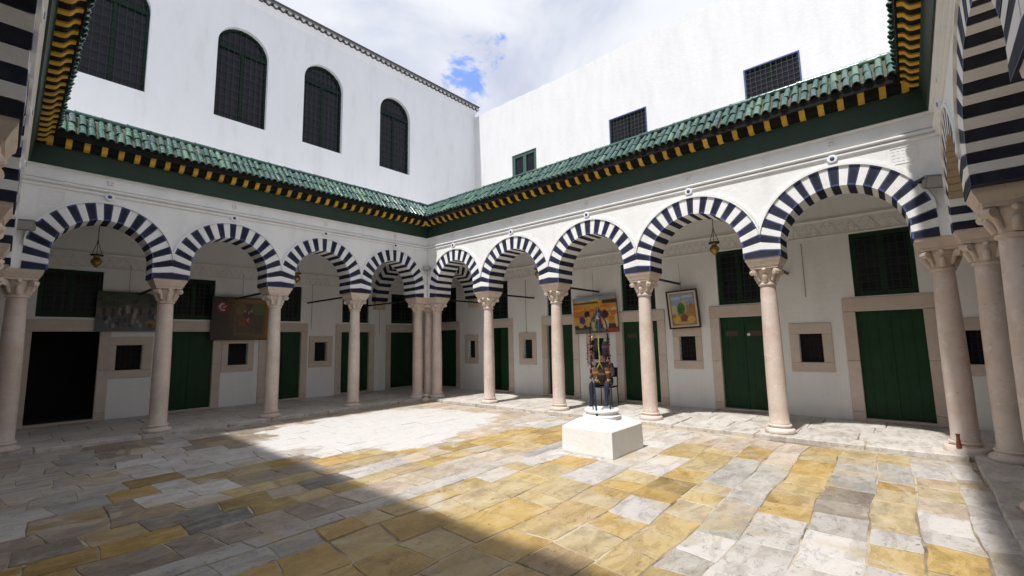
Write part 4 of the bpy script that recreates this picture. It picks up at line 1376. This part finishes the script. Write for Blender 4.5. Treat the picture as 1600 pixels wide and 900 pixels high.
mk += [('e', 0.90, 0.20, 0.085, 0.10, (0.36, 0.19, 0.03)), ('e', 0.90, 0.15, 0.05, 0.06, (0.10, 0.04, 0.02)), ('e', 0.63, 0.42, 0.03, 0.09, (0.36, 0.33, 0.28))]
painting(A, 5.19, 6.12, 1.68, 2.46, 0.05, painter(lambda u, v: lerp((0.13, 0.13, 0.15), (0.05, 0.06, 0.035), v), mk, 0.3, 2, 0.85), 'dark unframed street-scene painting behind the shaded columns at far left')
mk = [('b', 0.66, 0.50, 0.27, 0.40, (0.12, 0.065, 0.02)), ('b', 0.655, 0.5, 0.255, 0.375, (0.055, 0.045, 0.02)), ('e', 0.80, 0.74, 0.14, 0.16, (0.075, 0.09, 0.035)), ('e', 0.50, 0.70, 0.10, 0.16, (0.13, 0.085, 0.03)), ('e', 0.52, 0.45, 0.09, 0.16, (0.14, 0.045, 0.02)), ('e', 0.62, 0.60, 0.10, 0.11, (0.07, 0.02, 0.015)),
      ('e', 0.56, 0.68, 0.014, 0.03, (0.30, 0.24, 0.2)), ('e', 0.62, 0.66, 0.012, 0.04, (0.34, 0.27, 0.18)), ('e', 0.67, 0.69, 0.014, 0.025, (0.30, 0.22, 0.2)), ('e', 0.63, 0.44, 0.045, 0.09, (0.16, 0.02, 0.02)), ('e', 0.625, 0.46, 0.020, 0.045, (0.40, 0.33, 0.32)), ('e', 0.634, 0.468, 0.012, 0.028, (0.16, 0.02, 0.02)),
      ('e', 0.165, 0.77, 0.10, 0.14, (0.15, 0.008, 0.015)), ('e', 0.163, 0.77, 0.060, 0.085, (0.48, 0.42, 0.42)), ('e', 0.172, 0.77, 0.046, 0.066, (0.15, 0.008, 0.015)), ('e', 0.180, 0.77, 0.018, 0.022, (0.40, 0.33, 0.33))]
painting(A, 3.02, 4.23, 1.49, 2.47, 0.07, painter(lambda u, v: lerp((0.022, 0.014, 0.010), (0.19, 0.095, 0.022), (u - 0.22) * 2.6 * (0.4 + v * 0.7)), mk, 0.2, 4, 1.25), 'brown painting with a small red and white emblem behind the second shaded arch', [(0.026, 0.024, M_DKFRAME, 0.0)], 0.02, lean=3)
mk = [('b', 0.5, 0.985, 0.5, 0.06, (0.22, 0.32, 0.42)), ('b', 0.30, 0.88, 0.20, 0.035, (0.50, 0.40, 0.20)), ('b', 0.52, 0.90, 0.10, 0.045, (0.55, 0.42, 0.16)), ('b', 0.85, 0.84, 0.16, 0.05, (0.03, 0.035, 0.02)), ('b', 0.3, 0.83, 0.3, 0.025, (0.09, 0.05, 0.02))]
for k in range(16):
    mk.append(('e', rq.uniform(0.0, 1.0), rq.uniform(0.30, 0.76), rq.uniform(0.06, 0.16), rq.uniform(0.02, 0.06), rq.choice(((0.60, 0.26, 0.03), (0.55, 0.16, 0.02), (0.62, 0.33, 0.05), (0.50, 0.12, 0.03)))))
mk += [('b', 0.5, 0.05, 0.5, 0.06, (0.12, 0.15, 0.12)), ('b', 0.85, 0.07, 0.16, 0.07, (0.30, 0.05, 0.02)), ('b', 0.5, 0.17, 0.5, 0.07, (0.035, 0.03, 0.025)), ('e', 0.32, 0.52, 0.07, 0.10, (0.02, 0.012, 0.012)), ('e', 0.34, 0.32, 0.09, 0.14, (0.55, 0.34, 0.10)), ('e', 0.20, 0.36, 0.07, 0.12, (0.03, 0.05, 0.16)), ('e', 0.16, 0.22, 0.07, 0.06, (0.55, 0.30, 0.12)),
       ('e', 0.72, 0.50, 0.09, 0.11, (0.05, 0.012, 0.035)), ('e', 0.73, 0.23, 0.065, 0.15, (0.55, 0.47, 0.32)), ('e', 0.50, 0.36, 0.06, 0.2, (0.10, 0.14, 0.08)), ('e', 0.46, 0.18, 0.05, 0.13, (0.48, 0.40, 0.18)), ('e', 0.94, 0.62, 0.07, 0.04, (0.60, 0.52, 0.34)), ('e', 0.97, 0.32, 0.03, 0.18, (0.6, 0.48, 0.30)), ('e', 0.6, 0.55, 0.05, 0.10, (0.05, 0.10, 0.22))]
painting(B, 3.40, 4.53, 1.49, 2.32, 0.06, painter(lambda u, v: lerp((0.55, 0.20, 0.03), (0.60, 0.34, 0.05), 0.5 + 0.5 * math.sin(u * 5 + v * 7)), mk, 0.15, 6), 'bright orange unframed painting of seated figures behind the trinket stand', lean=3, tilt=1.5)
mk = [('e', 0.2, 0.86, 0.25, 0.06, (0.42, 0.47, 0.55)), ('e', 0.7, 0.90, 0.25, 0.04, (0.45, 0.50, 0.57)), ('b', 0.55, 0.62, 0.075, 0.20, (0.50, 0.38, 0.16)), ('b', 0.12, 0.48, 0.13, 0.17, (0.48, 0.42, 0.30)), ('b', 0.83, 0.46, 0.17, 0.18, (0.38, 0.19, 0.06)), ('b', 0.84, 0.62, 0.06, 0.07, (0.34, 0.15, 0.05)), ('e', 0.42, 0.52, 0.17, 0.19, (0.055, 0.17, 0.02)), ('e', 0.36, 0.47, 0.09, 0.10, (0.03, 0.10, 0.015)),
      ('e', 0.52, 0.22, 0.16, 0.12, (0.20, 0.06, 0.03)), ('e', 0.20, 0.18, 0.16, 0.13, (0.56, 0.38, 0.10)), ('e', 0.80, 0.16, 0.16, 0.10, (0.58, 0.36, 0.08)), ('e', 0.5, 0.05, 0.4, 0.03, (0.52, 0.36, 0.12)), ('e', 0.1, 0.30, 0.08, 0.06, (0.38, 0.15, 0.06))]
painting(B, 5.665, 6.285, 1.53, 2.30, 0.06, painter(lambda u, v: lerp((0.40, 0.20, 0.06), (0.24, 0.33, 0.48), (v - 0.35) * 6), mk, 0.12, 8), 'framed townscape with a green tree and blue sky on the sunlit gallery wall', [(0.030, 0.035, M_DKFRAME, 0.0), (0.040, 0.026, M_MOUNT, 0.031), (0.008, 0.024, M_GILT, 0.072)], 0.075, lean=4, tilt=2.0)

# ---------------------------------------------------------- pedestal in the court with its iron stand
PC = Vector((-2.02, -6.20, -0.06))
ped = tag(empty('stone_pedestal', PC), 'white square pedestal with sloped top standing in the sunlit court', 'pedestal')
M_PEDW = mat_plaster('pedestal_whitewash', (0.80, 0.80, 0.79), (0.76, 0.755, 0.74), (0.50, 0.47, 0.43), 0.30)
pb = MB()
hx, hy = 0.395, 0.355
lv = [(hx, hy, 0.0), (hx + 0.004, hy + 0.004, 0.02), (hx, hy, 0.31), (hx - 0.015, hy - 0.015, 0.327), (0.235, 0.215, 0.408), (0.20, 0.19, 0.412)]
vs_ = []
for a, b, z in lv: vs_ += [(-a, -b, z), (a, -b, z), (a, b, z), (-a, b, z)]
fs_ = [(3, 2, 1, 0), tuple(range(len(vs_) - 4, len(vs_)))]
for k in range(len(lv) - 1):
    for i in range(4):
        j = (i + 1) % 4
        fs_.append((k * 4 + i, k * 4 + j, k * 4 + 4 + j, k * 4 + 4 + i))
pb.add(vs_, fs_)
pb.build('block', M_PEDW, ped)
MB().lathe([(0.238, 0.400), (0.243, 0.412), (0.243, 0.440), (0.226, 0.450), (0.208, 0.455), (0.205, 0.470), (0.204, 0.478), (0.222, 0.484), (0.226, 0.500), (0.216, 0.514), (0.185, 0.518), (0.172, 0.500), (0.1, 0.498)], 16, rot=PI / 16).build('moulded_collar', M_PEDW, ped, smooth=True, angle=25)

sr = Vector((math.sin(YAW), -math.cos(YAW), 0))      # across the view, so the stand shows its width
sf = Vector((math.cos(YAW), math.sin(YAW), 0))
ST = PC + Vector((0, 0, 0.5))
ang = math.atan2(sr.y, sr.x)
stand = tag(empty('iron_stand', ST, ang), 'thin dark arched iron stand on the white pedestal hung with trinkets', 'stand')
HS = 1.30
fr = MB()
for sx in (-1, 1):
    fr.tube([(sx * 0.112, 0, -0.02), (sx * 0.114, 0, HS * 0.5), (sx * 0.112, 0, HS * 0.80)], 0.009, 8)
fr.tube([(0.112 * math.cos(PI * k / 14), 0, HS * 0.80 + 0.20 * math.sin(PI * k / 14)) for k in range(15)], 0.009, 8)
fr.build('arched_frame', M_IRON, stand, smooth=True)
fr = MB(); fr.tube([(-0.114, 0, HS * 0.29), (0.114, 0, HS * 0.29)], 0.008, 8); fr.tube([(-0.112, 0, HS * 0.78), (0.112, 0, HS * 0.78)], 0.008, 8)
fr.build('crossbar', M_IRON, stand)
fr = MB(); fr.tube([(-0.10, -0.20, -0.09), (-0.105, -0.09, 0.35), (-0.112, -0.012, 0.42)], 0.013, 8)
fr.build('blue_prop', mat_simple('blue_black_rod', (0.015, 0.03, 0.06), 0.4), stand)
fr = MB(); fr.lathe([(0.03, 0), (0.03, 0.05), (0.012, 0.09), (0.008, 0.10)], 10, 0, 0).build('finial', M_IRON, stand, (0, 0, HS * 0.80 + 0.19), smooth=True)

def fab(name, c, c2=None):
    return mat_simple(name, c, 0.85, c2 or tuple(x * 0.6 for x in c), 30)
F_PINK = fab('pink_wool', (0.32, 0.05, 0.11)); F_YEL = fab('yellow_green_cord', (0.38, 0.35, 0.10)); F_GOLD = fab('gold_thread', (0.32, 0.19, 0.04))
F_PURP = fab('purple_wool', (0.07, 0.03, 0.085)); F_BRN = fab('tan_leather', (0.17, 0.065, 0.028)); F_BLK = fab('black_cloth', (0.014, 0.013, 0.015)); F_BLUE = fab('blue_cloth', (0.03, 0.075, 0.17))
F_GRN = fab('sage_cloth', (0.07, 0.10, 0.06)); F_RED = fab('red_wool', (0.26, 0.03, 0.03)); F_CRM = fab('cream_cloth', (0.50, 0.46, 0.32))
def on_stand(x, y, z):
    return ST + Matrix.Rotation(ang, 3, 'Z') @ Vector((x, y, z))
def hang(name, x, y, z, label, cat):
    return tag(empty(name, on_stand(x, y, z), ang), label, cat, 'trinkets hanging on the stand')
def garland(x, y, ztop, zbot, mats, label, seed, r=0.017):
    rg = random.Random(seed)
    h = hang('pompom_garland', x, y, ztop, label, 'garland')
    n_ = int((ztop - zbot) / 0.035)
    c = MB(); c.tube([(0, 0, 0), (rg.uniform(-0.01, 0.01), 0, -(ztop - zbot) / 2), (0, 0, -(ztop - zbot))], 0.004, 5); c.build('cord', F_BLK, h)
    for k in range(n_):
        b = MB(); rad = r * rg.uniform(0.65, 1.25)
        b.ball((0, 0, 0), rad, 8, 6, jit=0.18)
        b.build('pompom', rg.choice(mats), h, (rg.uniform(-0.014, 0.014), rg.uniform(-0.014, 0.014), -0.02 - (ztop - zbot) * k / n_), smooth=True)
garland(-0.118, -0.02, 0.98, 0.40, [F_PINK, F_PINK, F_PURP, F_RED, F_BLK], 'pink pompom garland down the left rod of the stand', 1)
garland(0.118, -0.02, 1.00, 0.25, [F_PURP, F_PURP, F_BLK, F_RED], 'dark purple wool garland down the right rod of the stand', 2, 0.015)
garland(-0.155, -0.01, 0.86, 0.60, [F_PINK, F_RED], 'short pink bead string at the outer left of the stand', 3, 0.010)
h = hang('cord_tassel', -0.01, -0.03, 0.97, 'long yellow-green cord with two pale tassels down the middle of the stand', 'tassel')
c = MB(); c.tube([(0, 0, 0), (-0.006, 0, -0.15), (0.004, 0, -0.30), (0, 0, -0.38)], 0.009, 6); c.build('cord', F_YEL, h, smooth=True)
for sx, dz in ((-1, -0.52), (1, -0.47)):
    c = MB(); c.tube([(0, 0, -0.37), (sx * 0.03, 0, -0.43), (sx * 0.05, 0, dz)], 0.008, 6); c.build('strand', F_YEL, h, smooth=True)
    c = MB(); c.tube([(sx * 0.05, 0, dz + 0.01), (sx * 0.055, 0, dz - 0.03), (sx * 0.06, 0, dz - 0.075)], [0.012, 0.024, 0.018], 8); c.build('tassel_head', F_CRM, h, smooth=True)
def pouch(x, y, z, w, hh, mt, label, band=None):
    p = hang('cloth_pouch', x, y, z, label, 'pouch')
    b = MB()
    b.lathe([(w * 0.30, 0), (w * 0.42, -hh * 0.15), (w * 0.5, -hh * 0.5), (w * 0.46, -hh * 0.85), (w * 0.25, -hh)], 14)
    o = b.build('bag', mt, p, smooth=True); o.scale = (1, 0.5, 1)
    if band:
        b = MB(); b.lathe([(w * 0.475, -hh * 0.30), (w * 0.50, -hh * 0.34), (w * 0.51, -hh * 0.44), (w * 0.49, -hh * 0.47)], 14); o = b.build('band', band, p, smooth=True); o.scale = (1.02, 0.54, 1)
    b = MB(); b.tube([(-w * 0.28, 0, 0), (0, 0, hh * 0.45), (w * 0.28, 0, 0)], 0.004, 5); b.build('strap', F_BLK, p)
    for k in range(5):
        b = MB(); xk = (k - 2) * w * 0.16
        b.tube([(xk, 0, -hh * 0.93), (xk * 1.1, 0, -hh * 1.18)], [0.006, 0.003], 5); b.build('fringe', band or mt, p)
pouch(-0.065, -0.03, 0.545, 0.09, 0.17, F_BRN, 'tan leather pouch at the left of the stand', F_GOLD)
pouch(0.012, -0.05, 0.525, 0.095, 0.17, F_BLK, 'black pouch with a gold band low in the middle of the stand', F_BRN)
pouch(0.078, -0.03, 0.54, 0.075, 0.16, F_BRN, 'small tan pouch with yellow fringe at the right of the stand', F_YEL)
pouch(-0.06, -0.01, 0.90, 0.10, 0.16, F_BLK, 'plain black pouch hanging high on the left of the stand')
pouch(0.075, -0.01, 0.88, 0.09, 0.20, F_BLK, 'narrow black pouch hanging high on the right of the stand', F_PURP)
h = hang('cloth_bunch', 0.0, -0.01, HS * 0.80 + 0.19, 'blue and green cloth bunch tied to the top of the stand', 'cloth bunch')
for k in range(9):
    rg = random.Random(40 + k)
    c = MB(); a = rg.uniform(-1, 1)
    c.tube([(a * 0.02, rg.uniform(-0.03, 0.03), 0.03), (a * 0.03, rg.uniform(-0.04, 0.02), -0.06), (a * 0.055, rg.uniform(-0.04, 0.01), -rg.uniform(0.10, 0.22))], [0.011, 0.015, 0.007], 7)
    c.build('strip', [F_BLUE, F_GRN, F_PURP, F_GRN, F_BLUE, F_GOLD, F_RED, F_PURP, F_GRN][k], h, smooth=True)
h = hang('yellow_knotted_rope', 0, -0.02, HS * 0.29, 'yellow rope knotted along the low crossbar of the stand', 'rope')
c = MB()
c.tube([(-0.115 + 0.23 * k / 30, 0.016 * math.sin(k * 1.3), 0.014 * math.cos(k * 1.3) - 0.01 * math.sin(PI * k / 30)) for k in range(31)], 0.010, 6)
c.build('rope', F_YEL, h, smooth=True)
for xk in (-0.10, -0.05, 0.09):
    c = MB(); c.ball((xk, -0.01, 0), 0.022, 8, 6, jit=0.15); c.build('knot', F_YEL, h, smooth=True)
h = hang('brass_bell', -0.095, -0.03, 0.95, 'little brass bell at the top left of the stand', 'bell')
c = MB(); c.lathe([(0.026, -0.05), (0.022, -0.035), (0.018, -0.015), (0.010, 0.0), (0.004, 0.004)], 12); c.build('bell', M_BRASS, h, smooth=True)

# ---------------------------------------------------------- seated person on a chair behind the stand
def b2w(u, n, z=0.0):
    p = uB * u + nB * n
    return Vector((p.x, p.y, z))
PS = b2w(4.50, 1.00)
p_rot = math.atan2(-nB.y, -nB.x) + PI / 2 + 0.12            # local -y looks into the court
ch = tag(empty('chair', PS, p_rot), 'black metal chair on the walkway under the seated person', 'chair')
M_CHAIR = mat_simple('black_chair_metal', (0.012, 0.013, 0.016), 0.4)
MB().box(-0.19, 0.19, -0.18, 0.19, 0.365, 0.390, 0.01).build('seat', M_CHAIR, ch)
for sx in (-1, 1):
    for sy in (-1, 1):
        c = MB(); c.tube([(sx * 0.175, sy * 0.165, 0.37), (sx * 0.19, sy * 0.185, 0.0)], 0.011, 8); c.build('leg', M_CHAIR, ch, smooth=True)
    c = MB(); c.tube([(sx * 0.175, 0.18, 0.38), (sx * 0.175, 0.22, 0.76)], 0.011, 8); c.build('back_post', M_CHAIR, ch, smooth=True)
MB().box(-0.175, 0.175, 0.205, 0.225, 0.56, 0.76, 0.008).build('backrest', M_CHAIR, ch)

J = {'pel': ((0, 0.03, 0.465), 0.125), 'sp1': ((0, 0.035, 0.57), 0.12), 'sp2': ((0, 0.0, 0.70), 0.125), 'chest': ((0, -0.045, 0.80), 0.12), 'neck': ((0, -0.095, 0.885), 0.05), 'head0': ((0, -0.12, 0.935), 0.066), 'head1': ((0.0, -0.145, 0.985), 0.083), 'head2': ((0, -0.135, 1.045), 0.070)}
E_ = [('pel', 'sp1'), ('sp1', 'sp2'), ('sp2', 'chest'), ('chest', 'neck'), ('neck', 'head0'), ('head0', 'head1'), ('head1', 'head2')]
for s_, n_ in ((-1, 'l'), (1, 'r')):
    J['sh' + n_] = ((s_ * 0.145, -0.04, 0.815), 0.062)
    J['el' + n_] = ((s_ * 0.205, -0.10, 0.615), 0.045)
    J['wr' + n_] = ((s_ * 0.085, -0.27, 0.555), 0.030)
    J['pa' + n_] = ((s_ * 0.050, -0.315, 0.548), 0.032)
    for k_, (dx, dy, dz) in enumerate(((0.028, -0.045, 0.006), (0.010, -0.055, 0.0), (-0.008, -0.052, -0.006), (-0.024, -0.042, -0.012))):
        J['f%d%s' % (k_, n_)] = ((s_ * (0.050 + dx), -0.315 + dy, 0.548 + dz), 0.0085)
        J['g%d%s' % (k_, n_)] = ((s_ * (0.046 + dx), -0.315 + dy * 1.5, 0.532 + dz), 0.0075)
        E_ += [('pa' + n_, 'f%d%s' % (k_, n_)), ('f%d%s' % (k_, n_), 'g%d%s' % (k_, n_))]
    J['th' + n_] = ((s_ * 0.020, -0.325, 0.575), 0.0095)
    J['hi' + n_] = ((s_ * 0.085, 0.0, 0.465), 0.088)
    J['kn' + n_] = ((s_ * 0.165, -0.37, 0.455), 0.060)
    J['an' + n_] = ((s_ * 0.155, -0.375, 0.075), 0.037)
    J['to' + n_] = ((s_ * 0.165, -0.475, 0.034), 0.036)
    J['he' + n_] = ((s_ * 0.153, -0.355, 0.036), 0.036)
    E_ += [('chest', 'sh' + n_), ('sh' + n_, 'el' + n_), ('el' + n_, 'wr' + n_), ('wr' + n_, 'pa' + n_), ('pa' + n_, 'th' + n_), ('pel', 'hi' + n_), ('hi' + n_, 'kn' + n_), ('kn' + n_, 'an' + n_), ('an' + n_, 'to' + n_), ('an' + n_, 'he' + n_)]
names = list(J)
me = bpy.data.meshes.new('body')
me.from_pydata([J[k][0] for k in names], [(names.index(a), names.index(b)) for a, b in E_], [])
tmp = bpy.data.objects.new('body_tmp', me)
COL.objects.link(tmp)
md = tmp.modifiers.new('skin', 'SKIN')
for i, k in enumerate(names):
    me.skin_vertices[0].data[i].radius = (J[k][1], J[k][1])
    me.skin_vertices[0].data[i].use_root = (k == 'pel')
tmp.modifiers.new('sub', 'SUBSURF').levels = 2
tmp.modifiers['sub'].render_levels = 2
bpy.context.view_layer.update()
dg = bpy.context.evaluated_depsgraph_get()
body_me = bpy.data.meshes.new_from_object(tmp.evaluated_get(dg))
bpy.data.objects.remove(tmp)
body_me.name = 'body'
M_SKIN = mat_simple('skin', (0.36, 0.19, 0.12), 0.55, (0.30, 0.15, 0.09), 20)
M_TOP = fab('black_top', (0.016, 0.015, 0.018), (0.028, 0.026, 0.03)); M_TROU = fab('navy_trousers', (0.008, 0.011, 0.030), (0.012, 0.017, 0.042)); M_SHOE = fab('dark_shoes', (0.035, 0.02, 0.015))
body_me.materials.clear()
for mt in (M_TOP, M_TROU, M_SKIN, M_SHOE): body_me.materials.append(mt)
for pl in body_me.polygons:
    c = pl.center
    pl.use_smooth = True
    if c.z > 0.885: mi = 2
    elif c.z < 0.072: mi = 3
    elif c.y < -0.262 and c.z > 0.51 and abs(c.x) < 0.10: mi = 2
    elif c.z < 0.52 and (c.y < -0.02 or c.z < 0.47): mi = 1
    else: mi = 0
    pl.material_index = mi
person = tag(empty('person', PS, p_rot), 'person in dark clothes sitting hunched behind the trinket stand', 'person')
link('body', body_me, person)
hr = MB()
hr.ball((0, -0.112, 1.03), 0.092, 14, 10, sq=(0.98, 1.0, 0.92), jit=0.03)
hr.ball((0, -0.075, 0.985), 0.074, 12, 8, sq=(1.1, 0.8, 1.2), jit=0.03)
hr.build('hair', fab('dark_hair', (0.012, 0.009, 0.007)), person, smooth=True)
fc = MB()
fc.add([(0, -0.245, 0.962), (-0.013, -0.222, 0.960), (0.013, -0.222, 0.960), (0, -0.225, 0.999)], [(0, 1, 3), (0, 3, 2), (0, 2, 1)])
fc.build('nose', M_SKIN, person)
ey = MB()
for sx in (-1, 1):
    ey.ball((sx * 0.028, -0.212, 0.993), 0.009, 8, 6)
ey.build('eyes', fab('eyes', (0.03, 0.02, 0.015)), person, smooth=True)
mo = MB(); mo.box(-0.020, 0.020, -0.221, -0.205, 0.932, 0.940, 0.002); mo.build('mouth', fab('lips', (0.22, 0.07, 0.06)), person)

# ---------------------------------------------------------- small odds and ends
pg = tag(empty('rusty_iron_peg', b2w(9.58, -0.168, 0.0615)), 'short rusty iron peg on the round base of the right corner column', 'peg')
MB().lathe([(0.026, 0.0), (0.022, 0.03), (0.016, 0.10), (0.015, 0.13), (0.020, 0.135), (0.020, 0.15)], 12).build('peg', M_RUST, pg, smooth=True)
dr = tag(empty('corner_stone', (-0.30, -0.30, -0.06)), 'small turned marble stone at the foot of the far corner columns', 'stone')
MB().lathe([(0.10, 0.0), (0.105, 0.03), (0.09, 0.045), (0.055, 0.06), (0.052, 0.11), (0.075, 0.125), (0.08, 0.15), (0.07, 0.165)], 18).build('stone', M_MARBLE, dr, smooth=True)
def wire(sd, s_, z0, z1, label):
    p = Vector(sd.o) + Matrix.Rotation(sd.phi, 3, 'Z') @ Vector((sd.m * s_, -sd.gal + 0.02, z0))
    r = tag(empty('hanging_wire', p, sd.phi), label, 'wire', 'picture wires on the gallery walls')
    c = MB(); c.tube([(0, 0, 0), (random.uniform(-0.01, 0.01), 0.004, (z1 - z0) / 2), (0, 0, z1 - z0)], 0.004, 5); c.build('cord', M_IRON, r)
    c = MB(); c.tube([(0, -0.02, z1 - z0), (0, 0.012, z1 - z0), (0, 0.018, z1 - z0 + 0.02)], 0.005, 5); c.build('hook', M_IRON, r)
wire(A, 1.95, 1.75, 2.90, 'thin picture wire on the shaded wall beside the third niche')
wire(A, -0.05, 1.60, 2.90, 'thin picture wire on the shaded wall near the far corner')
wire(B, 1.88, 1.55, 2.90, 'thin picture wire above the second niche of the sunlit gallery')
wire(B, 8.03, 2.0, 2.90, 'thin picture wire above the last large niche of the sunlit gallery')

# ------------------------------------------------------------------ scale the whole place to metres
done = set()
SM = Matrix.Scale(S, 4)
for o in bpy.data.objects:
    if o.type in ('CAMERA', 'LIGHT'):
        continue
    o.location = o.location * S
    if o.type == 'MESH' and o.data.name not in done:
        done.add(o.data.name)
        o.data.transform(SM)
